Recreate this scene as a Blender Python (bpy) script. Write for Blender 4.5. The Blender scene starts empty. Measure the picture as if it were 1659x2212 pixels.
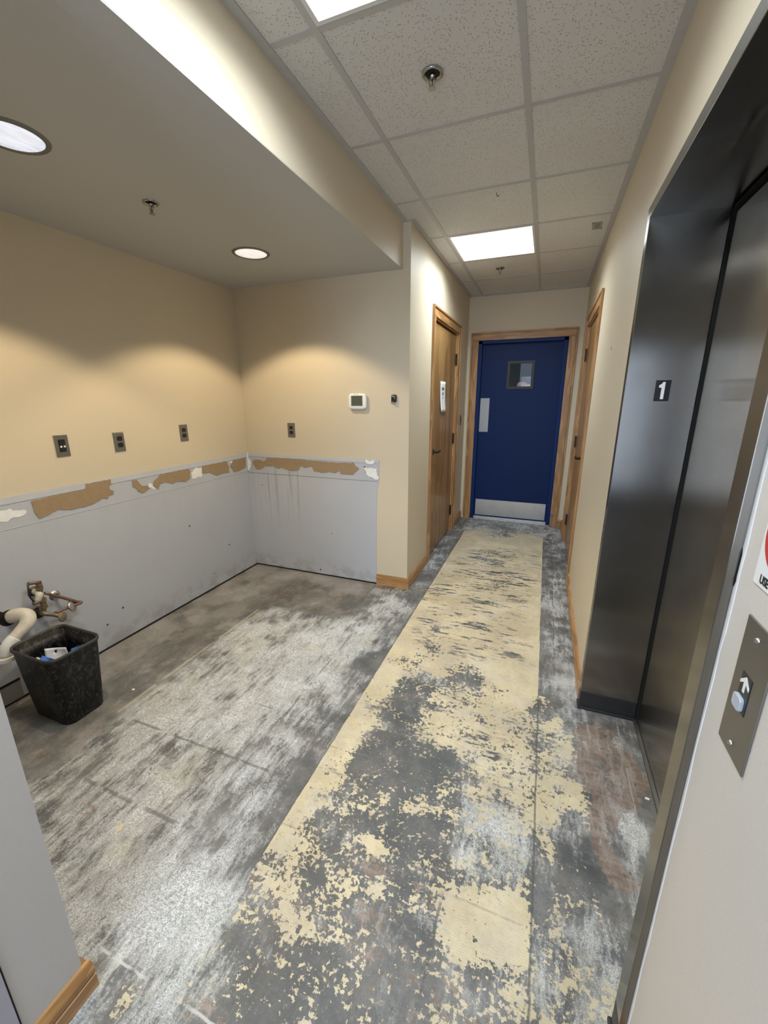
import bpy, bmesh, math, random
import numpy as np
from mathutils import Vector, Matrix
random.seed(7); np.random.seed(7)
S = bpy.context.scene
COL = S.collection

# ------------------------------------------------------------------ camera
cam = bpy.data.cameras.new('camera'); camo = bpy.data.objects.new('camera', cam); COL.objects.link(camo)
YAW, PITCH, ROLL, CAMZ, FPX = 0.3721, -0.2670, -0.0042, 1.5096, 878.9
fw = Vector((-math.sin(YAW)*math.cos(PITCH), math.cos(YAW)*math.cos(PITCH), math.sin(PITCH)))
r0 = Vector((math.cos(YAW), math.sin(YAW), 0)); u0 = r0.cross(fw)
rt = r0*math.cos(ROLL) + u0*math.sin(ROLL); up = -r0*math.sin(ROLL) + u0*math.cos(ROLL)
camo.matrix_world = Matrix(((rt.x, up.x, -fw.x, 0), (rt.y, up.y, -fw.y, 0), (rt.z, up.z, -fw.z, CAMZ), (0, 0, 0, 1)))
cam.sensor_fit = 'VERTICAL'; cam.sensor_height = 36; cam.lens = FPX/2212*36
cam.shift_x = 1.45/2212; cam.shift_y = -3.95/2212
cam.clip_start = 0.02; cam.clip_end = 60
S.camera = camo

# ------------------------------------------------------------------ world, exposure, large lights
w = bpy.data.worlds.new('world'); S.world = w; w.use_nodes = True
w.node_tree.nodes['Background'].inputs[0].default_value = (0.62, 0.75, 1.0, 1)
w.node_tree.nodes['Background'].inputs[1].default_value = 0.6
S.view_settings.view_transform = 'Standard'; S.view_settings.look = 'None'
S.view_settings.gamma = 1; S.view_settings.use_curve_mapping = False
S.view_settings.exposure = 0.2
def area(name, loc, rot, sx, sy, power, color):
    l = bpy.data.lights.new(name, 'AREA'); l.shape = 'RECTANGLE'; l.size = sx; l.size_y = sy
    l.energy = power; l.color = color
    o = bpy.data.objects.new(name, l); o.location = loc; o.rotation_euler = rot; COL.objects.link(o); return o
P_PANEL, P_DOWN, P_DAY = 17.5, 50.0, 40.0
C_PANEL = (0.85, 0.95, 1.0); C_DOWN = (1.0, 0.80, 0.52); C_DAY = (0.66, 0.79, 1.0)
# area lamp for the daylight from behind, outside an added, unseen glazed entrance
area('daylight', (-0.34, -3.15, 1.25), (math.radians(90), 0, 0), 1.1, 2.1, P_DAY, C_DAY).data.spread = math.radians(125)
# ------------------------------------------------------------------ dimensions (metres)
XR, XL, XB, XA, XD = 0.304, -0.935, -0.992, -2.430, 0.540
YE, YA, YW, YB = 5.168, 2.9215, 0.373, -2.6
HC, HS = 2.632, 2.357
G1, G2, T0 = -0.789, -0.179, 1.4508
EY0, EY1, EZ = 0.802, 1.961, 2.146

# ------------------------------------------------------------------ helpers
def tag(o, label=None, cat=None, group=None, kind=None):
    if label: o['label'] = label
    if cat: o['category'] = cat
    if group: o['group'] = group
    if kind: o['kind'] = kind
    return o
def empty(name, loc=(0, 0, 0)):
    o = bpy.data.objects.new(name, None); o.location = loc; o.empty_display_size = .05; COL.objects.link(o); return o
def thing(name, label, cat, loc=(0, 0, 0), group=None):
    return tag(empty(name, loc), label, cat, group)
def structure(o): o['kind'] = 'structure'; return o
def obj(name, bm, mat, parent=None, smooth=False, bevel=0, loc=None):
    """world-space bmesh -> one object; its origin stays at the parent's origin (children keep local coords)"""
    me = bpy.data.meshes.new(name)
    bmesh.ops.recalc_face_normals(bm, faces=bm.faces)
    bm.to_mesh(me); bm.free()
    o = bpy.data.objects.new(name, me); COL.objects.link(o)
    for m in (mat if isinstance(mat, (list, tuple)) else [mat]): me.materials.append(m)
    if smooth:
        for f in me.polygons: f.use_smooth = True
    if loc is not None:
        me.transform(Matrix.Translation(-Vector(loc))); o.location = loc
    if parent is not None:
        base = Vector((0, 0, 0)); q = parent
        while q is not None: base += q.location; q = q.parent
        me.transform(Matrix.Translation(-base)) if loc is None else None
        if loc is not None: o.location = Vector(loc) - base
        o.parent = parent
    if bevel:
        b = o.modifiers.new('bevel', 'BEVEL'); b.width = bevel; b.segments = 2; b.limit_method = 'ANGLE'; b.angle_limit = math.radians(40)
    return o
def box(bm, x0, x1, y0, y1, z0, z1):
    vs = [bm.verts.new((x, y, z)) for z in (z0, z1) for x, y in ((x0, y0), (x1, y0), (x1, y1), (x0, y1))]
    for f in ((3, 2, 1, 0), (4, 5, 6, 7), (0, 1, 5, 4), (1, 2, 6, 5), (2, 3, 7, 6), (3, 0, 4, 7)): bm.faces.new([vs[i] for i in f])
    return bm
def B(*bs):
    bm = bmesh.new()
    for b in bs: box(bm, *b)
    return bm
def prism(bm, pts, d):
    """polygon pts (3-D, planar) extruded by vector d"""
    a = [bm.verts.new(p) for p in pts]; b = [bm.verts.new(Vector(p) + Vector(d)) for p in pts]; n = len(a)
    bm.faces.new(a); bm.faces.new(b[::-1])
    for i in range(n): bm.faces.new((a[i], a[(i+1) % n], b[(i+1) % n], b[i]))
    return bm
def frame_for(d):
    d = Vector(d).normalized(); a = Vector((0, 0, 1)) if abs(d.z) < .9 else Vector((1, 0, 0))
    u = d.cross(a).normalized(); return u, d.cross(u).normalized()
def lathe(bm, prof, c, axis, n=32):
    """profile [(r, h)] turned about axis through c"""
    ax = Vector(axis).normalized(); u, v = frame_for(ax); c = Vector(c); rings = []
    for r, h in prof:
        rings.append([bm.verts.new(c + ax*h + (u*math.cos(2*math.pi*i/n) + v*math.sin(2*math.pi*i/n))*max(r, 1e-5)) for i in range(n)])
    for a, b in zip(rings[:-1], rings[1:]):
        for i in range(n): bm.faces.new((a[i], a[(i+1) % n], b[(i+1) % n], b[i]))
    if prof[0][0] > 1e-4: bm.faces.new(rings[0][::-1])
    if prof[-1][0] > 1e-4: bm.faces.new(rings[-1])
    return bm
def open_lathe(bm, prof, c, axis, n=32):
    ax = Vector(axis).normalized(); u, v = frame_for(ax); c = Vector(c); rings = []
    for r, h in prof:
        rings.append([bm.verts.new(c + ax*h + (u*math.cos(2*math.pi*i/n) + v*math.sin(2*math.pi*i/n))*r) for i in range(n)])
    for a, b in zip(rings[:-1], rings[1:]):
        for i in range(n): bm.faces.new((a[i], a[(i+1) % n], b[(i+1) % n], b[i]))
    return bm
def tube(bm, pts, r, n=14, smooth=4):
    """tube through pts (rounded with Catmull-Rom when smooth > 1); r number or list"""
    P = [Vector(p) for p in pts]
    R = r if isinstance(r, (list, tuple)) else [r]*len(P)
    if smooth > 1 and len(P) > 2:
        Q, RR = [], []
        for i in range(len(P)-1):
            p0, p1, p2, p3 = P[max(i-1, 0)], P[i], P[i+1], P[min(i+2, len(P)-1)]
            for k in range(smooth):
                t = k/smooth
                Q.append(.5*((2*p1) + (p2-p0)*t + (2*p0-5*p1+4*p2-p3)*t*t + (-p0+3*p1-3*p2+p3)*t**3)); RR.append(R[i]*(1-t)+R[i+1]*t)
        Q.append(P[-1]); RR.append(R[-1]); P, R = Q, RR
    rings = []; u = None
    for i, p in enumerate(P):
        d = (P[min(i+1, len(P)-1)] - P[max(i-1, 0)]).normalized()
        if u is None: u, v = frame_for(d)
        else:
            u = (u - d*u.dot(d)).normalized(); v = d.cross(u)
        rings.append([bm.verts.new(p + (u*math.cos(2*math.pi*k/n) + v*math.sin(2*math.pi*k/n))*R[i]) for k in range(n)])
    for a, b in zip(rings[:-1], rings[1:]):
        for k in range(n): bm.faces.new((a[k], a[(k+1) % n], b[(k+1) % n], b[k]))
    bm.faces.new(rings[0][::-1]); bm.faces.new(rings[-1]); return bm
def rrect(w, h, r, n=6):
    pts = []
    for cx, cy, a0 in ((w/2-r, h/2-r, 0), (-w/2+r, h/2-r, 90), (-w/2+r, -h/2+r, 180), (w/2-r, -h/2+r, 270)):
        for k in range(n+1):
            a = math.radians(a0 + 90*k/n); pts.append((cx + r*math.cos(a), cy + r*math.sin(a)))
    return pts
def superell(w, h, e, n=48):
    out = []
    for k in range(n):
        a = 2*math.pi*k/n; c, s = math.cos(a), math.sin(a)
        out.append((w/2*math.copysign(abs(c)**e, c), h/2*math.copysign(abs(s)**e, s)))
    return out

# ------------------------------------------------------------------ materials
class Mat:
    def __init__(s, name):
        s.m = bpy.data.materials.new(name); s.m.use_nodes = True; s.t = s.m.node_tree; s.bs = s.t.nodes['Principled BSDF']
    def n(s, typ, **kw):
        nd = s.t.nodes.new(typ)
        for k, v in kw.items():
            if k.startswith('i_'):
                key = k[2:]; key = int(key) if key.isdigit() else key.replace('_', ' ')
                s.put(nd.inputs[key], v)
            else: setattr(nd, k, v)
        return nd
    def put(s, sock, v):
        if isinstance(v, bpy.types.NodeSocket): s.t.links.new(v, sock)
        elif isinstance(v, (tuple, list)): sock.default_value = tuple(v) + (1,) if len(v) == 3 and sock.type == 'RGBA' else v
        else: sock.default_value = v
    def math(s, op, a, b=0.0, c=0.0, clamp=False):
        nd = s.n('ShaderNodeMath', operation=op, use_clamp=clamp); s.put(nd.inputs[0], a); s.put(nd.inputs[1], b); s.put(nd.inputs[2], c); return nd.outputs[0]
    def mix(s, f, a, b, mode='MIX'):
        nd = s.n('ShaderNodeMix', data_type='RGBA', blend_type=mode); s.put(nd.inputs[0], f); s.put(nd.inputs[6], a); s.put(nd.inputs[7], b); return nd.outputs[2]
    def smooth(s, v, lo, hi):
        nd = s.n('ShaderNodeMapRange', interpolation_type='SMOOTHSTEP'); s.put(nd.inputs[0], v); s.put(nd.inputs[1], lo); s.put(nd.inputs[2], hi); return nd.outputs[0]
    def pos(s): return s.n('ShaderNodeNewGeometry').outputs['Position']
    def map(s, vec, scale=(1, 1, 1), loc=(0, 0, 0), rot=(0, 0, 0)):
        nd = s.n('ShaderNodeMapping'); s.put(nd.inputs[0], vec); nd.inputs[1].default_value = loc; nd.inputs[2].default_value = rot; nd.inputs[3].default_value = scale; return nd.outputs[0]
    def noise(s, vec, scale, detail=4, rough=.5, dist=0):
        nd = s.n('ShaderNodeTexNoise'); s.put(nd.inputs['Vector'], vec); nd.inputs['Scale'].default_value = scale
        nd.inputs['Detail'].default_value = detail; nd.inputs['Roughness'].default_value = rough; nd.inputs['Distortion'].default_value = dist
        return nd.outputs[0]
    def bump(s, h, strength, dist=.001):
        nd = s.n('ShaderNodeBump'); nd.inputs['Strength'].default_value = strength; nd.inputs['Distance'].default_value = dist
        s.put(nd.inputs['Height'], h); s.put(s.bs.inputs['Normal'], nd.outputs[0])
    def set(s, **kw):
        for k, v in kw.items(): s.put(s.bs.inputs[k.replace('_', ' ')], v)
        return s
def plain(name, col, rough=.5, metal=0, var=.06, scale=30, **kw):
    M = Mat(name); p = M.pos(); n = M.noise(p, scale, 5, .6)
    c = M.mix(n, tuple(x*(1-var*1.6) for x in col), tuple(min(1, x*(1+var*1.6)) for x in col))
    M.set(Base_Color=c, Roughness=M.math('ADD', M.math('MULTIPLY', n, .12), rough-.06), Metallic=metal)
    for k, v in kw.items(): M.put(M.bs.inputs[k.replace('_', ' ')], v)
    return M.m
def emitter(name, col, strength):
    M = Mat(name); M.set(Base_Color=(.8, .8, .8), Emission_Color=col, Emission_Strength=strength); return M.m

def wall_paint(name, col, rough=.48, weave=1.0):
    M = Mat(name); p = M.pos()
    n = M.noise(p, 1.3, 4, .6); n2 = M.noise(p, 420, 2, .7)
    a = M.noise(M.map(p, (1, 1, .25)), 700, 1, .5); b = M.noise(M.map(p, (.25, .25, 1)), 700, 1, .5)
    c = M.mix(n, tuple(x*.96 for x in col), tuple(x*1.03 for x in col))
    c = M.mix(M.smooth(n2, .40, .75), c, tuple(x*.93 for x in col))
    sm = M.smooth(M.noise(p, 7, 4, .6), .66, .85)
    c = M.mix(M.math('MULTIPLY', sm, .08), c, (.25, .2, .16))
    M.set(Base_Color=c, Roughness=M.math('ADD', M.math('MULTIPLY', n, .1), rough-.05)); M.bs.inputs['Specular IOR Level'].default_value = .38
    M.bump(M.math('ADD', M.math('ADD', a, b), M.math('MULTIPLY', n2, .5)), .22*weave, .0012); return M.m
M_WALL = wall_paint('beige_wall_vinyl', (.635, .553, .418))
M_SOFFIT = wall_paint('white_soffit_paint', (.50, .50, .485), .6, .8)
M_RIGHT = wall_paint('daylight_greyed_wall', (.65, .60, .55), .5, .8)  # near end of the beige wall, bluish daylight put into its colour
M_NEAR = wall_paint('warm_wall_paint', (.50, .47, .45), .55, .7)
M_TRIMPAINT = plain('violet_grey_paint', (.36, .35, .40), .5)

def board_mat():
    M = Mat('bare_grey_wallboard'); p = M.pos(); sx = M.n('ShaderNodeSeparateXYZ'); M.put(sx.inputs[0], p)
    n = M.noise(p, 2.2, 5, .6); c = M.mix(n, (.41, .43, .475), (.50, .52, .565))
    fine = M.noise(p, 500, 2, .6); c = M.mix(M.smooth(fine, .35, .8), c, (.46, .475, .52))
    # scuffs and drips running down from the old cabinet line
    dr = M.noise(M.map(p, (26, 26, .55)), 1, 3, .7, .6)
    top = M.smooth(sx.outputs[2], .25, .86); inner = M.smooth(M.math('ABSOLUTE', M.math('ADD', sx.outputs[0], 2.12)), .34, .14)
    c = M.mix(M.math('MULTIPLY', M.math('MULTIPLY', M.smooth(dr, .50, .62), M.math('MULTIPLY', top, inner)), .55), c, (.24, .25, .26))
    sc = M.smooth(M.noise(M.map(p, (3, 3, 7)), 3, 6, .7), .64, .74); c = M.mix(M.math('MULTIPLY', sc, .35), c, (.30, .31, .33))
    low = M.math('MULTIPLY', M.smooth(sx.outputs[2], .22, .0), M.smooth(M.noise(p, 9, 5, .7), .42, .62)); c = M.mix(M.math('MULTIPLY', low, .5), c, (.27, .25, .23))
    hole = M.smooth(M.n('ShaderNodeTexVoronoi', i_Vector=p, i_Scale=6.5).outputs['Distance'], .06, .04); c = M.mix(hole, c, (.06, .05, .05))
    M.set(Base_Color=c, Roughness=.6); M.bump(M.math('ADD', fine, sc), .12, .001); return M.m
M_BOARD = board_mat()
M_BOARDLIGHT = plain('pale_grey_paint_band', (.50, .52, .56), .6, 0, .06, 14)
M_BROWN = Mat('torn_kraft_paper'); _p = M_BROWN.pos(); _n = M_BROWN.noise(_p, 24, 6, .65)
M_BROWN.set(Base_Color=M_BROWN.mix(_n, (.27, .185, .10), (.37, .27, .165)), Roughness=.9); M_BROWN.bump(_n, .5, .003); M_BROWN = M_BROWN.m
M_PLASTER = plain('white_plaster_smear', (.80, .80, .80), .7, 0, .1, 30)

def tile_mat():
    M = Mat('acoustic_ceiling_tile'); p = M.pos()
    q = M.map(p, (1, 1.0, 1)); wob = M.n('ShaderNodeTexNoise', i_Vector=p, i_Scale=40.0)
    qq = M.n('ShaderNodeVectorMath', operation='ADD'); M.put(qq.inputs[0], q)
    sc = M.n('ShaderNodeVectorMath', operation='SCALE'); M.put(sc.inputs[0], wob.outputs['Color']); sc.inputs['Scale'].default_value = .012; M.put(qq.inputs[1], sc.outputs[0])
    v = M.n('ShaderNodeTexVoronoi', i_Vector=qq.outputs[0], i_Scale=120.0); d = v.outputs['Distance']
    pick = M.math('GREATER_THAN', M.n('ShaderNodeSeparateColor', i_0=v.outputs['Color']).outputs[0], .42)
    hole = M.math('MULTIPLY', M.smooth(d, .36, .18), pick)
    fine = M.noise(p, 380, 3, .7)
    c = M.mix(M.noise(p, 3, 3, .5), (.63, .615, .59), (.70, .685, .66)); c = M.mix(M.math('MULTIPLY', M.smooth(fine, .45, .8), .5), c, (.50, .485, .455))
    c = M.mix(M.math('MULTIPLY', hole, .50), c, (.22, .205, .18))
    M.set(Base_Color=c, Roughness=.95); M.bs.inputs['Specular IOR Level'].default_value = .1
    M.bump(M.math('SUBTRACT', M.math('MULTIPLY', fine, .5), hole), .5, .003); return M.m
M_TILE = tile_mat()
M_TBAR = plain('ceiling_grid_metal', (.47, .465, .455), .55)

def wood(name, c1, c2, grain, rough=.38, ring=9.0):
    """grain runs along axis 'x', 'y' or 'z'"""
    M = Mat(name); p = M.pos(); k = {'x': (.12, 1, 1), 'y': (1, .12, 1), 'z': (1, 1, .12)}[grain]
    q = M.map(p, k); big = M.noise(q, ring, 3, .5, .8); fib = M.noise(M.map(p, tuple(x if x == 1 else .03 for x in k)), 240, 3, .6)
    band = M.math('FRACT', M.math('MULTIPLY', big, 5.0)); band = M.smooth(band, .1, .9)
    c = M.mix(band, c1, c2); c = M.mix(M.math('MULTIPLY', M.smooth(fib, .42, .7), .55), c, tuple(x*.55 for x in c1))
    M.set(Base_Color=c, Roughness=rough); M.bs.inputs['Coat Weight'].default_value = .15; M.bump(fib, .08, .001); return M.m
OAK1, OAK2 = (.33, .165, .055), (.50, .275, .11)
M_OAKX = wood('oak_trim_x', OAK1, OAK2, 'x'); M_OAKY = wood('oak_trim_y', OAK1, OAK2, 'y'); M_OAKZ = wood('oak_trim_z', OAK1, OAK2, 'z')
M_DOORWOOD = wood('oak_veneer_door', (.28, .155, .052), (.43, .25, .09), 'z', .36, 3.2)

def steel(name, col, rough, rot=.0, aniso=.75):
    M = Mat(name); p = M.pos(); st = M.noise(M.map(p, (1, 1, .01)), 900, 2, .6); cl = M.noise(p, 2.5, 4, .6); sm = M.noise(p, 9, 5, .6)
    c = M.mix(M.smooth(sm, .5, .8), col, tuple(x*.86 for x in col))
    M.set(Base_Color=c, Metallic=1.0, Roughness=M.math('ADD', M.math('MULTIPLY', cl, .06), rough-.03))
    tn = M.n('ShaderNodeTangent', direction_type='RADIAL', axis='Z'); M.put(M.bs.inputs['Tangent'], tn.outputs[0])
    M.bs.inputs['Anisotropic'].default_value = aniso; M.bs.inputs['Anisotropic Rotation'].default_value = rot
    pass; return M.m
M_STEEL = steel('brushed_elevator_steel', (.46, .425, .37), .19, 0, .97)
M_STEELD = steel('elevator_frame_steel', (.255, .245, .225), .20, 0, .97)
M_PLATE = steel('brushed_cover_plate', (.29, .285, .27), .42, 0, .3)
M_KICK = steel('brushed_kick_plate', (.62, .61, .59), .38, 0, .5)
M_RUBBER = plain('black_rubber_base', (.018, .018, .02), .45, 0, .3, 60)
M_BLACK = plain('black_plastic', (.012, .012, .013), .35)
M_DARK = plain('dark_void', (.008, .008, .008), .9)
M_BRONZE = plain('dark_bronze_metal', (.055, .042, .035), .38, .8)
M_BLUE = plain('navy_door_paint', (.0012, .016, .085), .5, 0, .10, 2.5)
M_BLUEF = plain('navy_frame_paint', (.002, .021, .115), .5, 0, .06, 6)
for _m in (M_BLUE, M_BLUEF): _m.node_tree.nodes['Principled BSDF'].inputs['Specular IOR Level'].default_value = .2
M_WHITE = plain('white_plastic', (.80, .80, .80), .4, 0, .02)
M_PAPER = plain('white_paper', (.78, .79, .82), .8, 0, .02)
M_LCD = plain('grey_lcd_screen', (.085, .10, .07), .25)
M_CHROME = plain('worn_chrome', (.50, .48, .45), .28, 1, .15, 60)
M_CHROMEH = plain('sprinkler_chrome', (.40, .39, .37), .2, 1, .1, 60)
M_COPPER = plain('tarnished_copper_pipe', (.20, .135, .095), .45, .6, .25, 60)
M_BRASS = plain('corroded_brass_valve', (.22, .17, .11), .5, .5, .35, 120)
M_PVC = plain('grubby_white_pvc', (.62, .57, .48), .45, 0, .22, 28)
M_PVCW = plain('white_pvc_coupling', (.72, .72, .70), .4, 0, .08, 28)
M_TAPE = plain('blue_painters_tape', (.02, .12, .50), .6, 0, .25, 40)
M_RED = plain('sign_red', (.55, .04, .04), .5)
M_BTN = plain('frosted_call_button', (.42, .47, .53), .3)
M_SKIN = plain('skin', (.80, .58, .54), .5); M_SHIRT = plain('dark_shirt', (.05, .055, .07), .9)
M_CONC = plain('sill_board', (.22, .21, .19), .8, 0, .2, 12)

def bin_mat():
    M = Mat('scuffed_black_bin_plastic'); p = M.pos()
    a = M.smooth(M.noise(M.map(p, (1, 1, 1)), 26, 6, .72, 1.0), .50, .64); b = M.smooth(M.noise(M.map(p, (1, 1, .4)), 60, 4, .7, 1.5), .54, .66)
    c = M.mix(M.math('MULTIPLY', a, .20), (.004, .004, .004), (.15, .15, .14)); c = M.mix(M.math('MULTIPLY', b, .3), c, (.20, .20, .19)); M.bs.inputs['Specular IOR Level'].default_value = .3
    M.set(Base_Color=c, Roughness=.42); M.bump(a, .1, .001); return M.m
M_BIN = bin_mat(); M_BINRIM = plain('worn_bin_rim', (.035, .033, .028), .5, 0, .5, 50)

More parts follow.
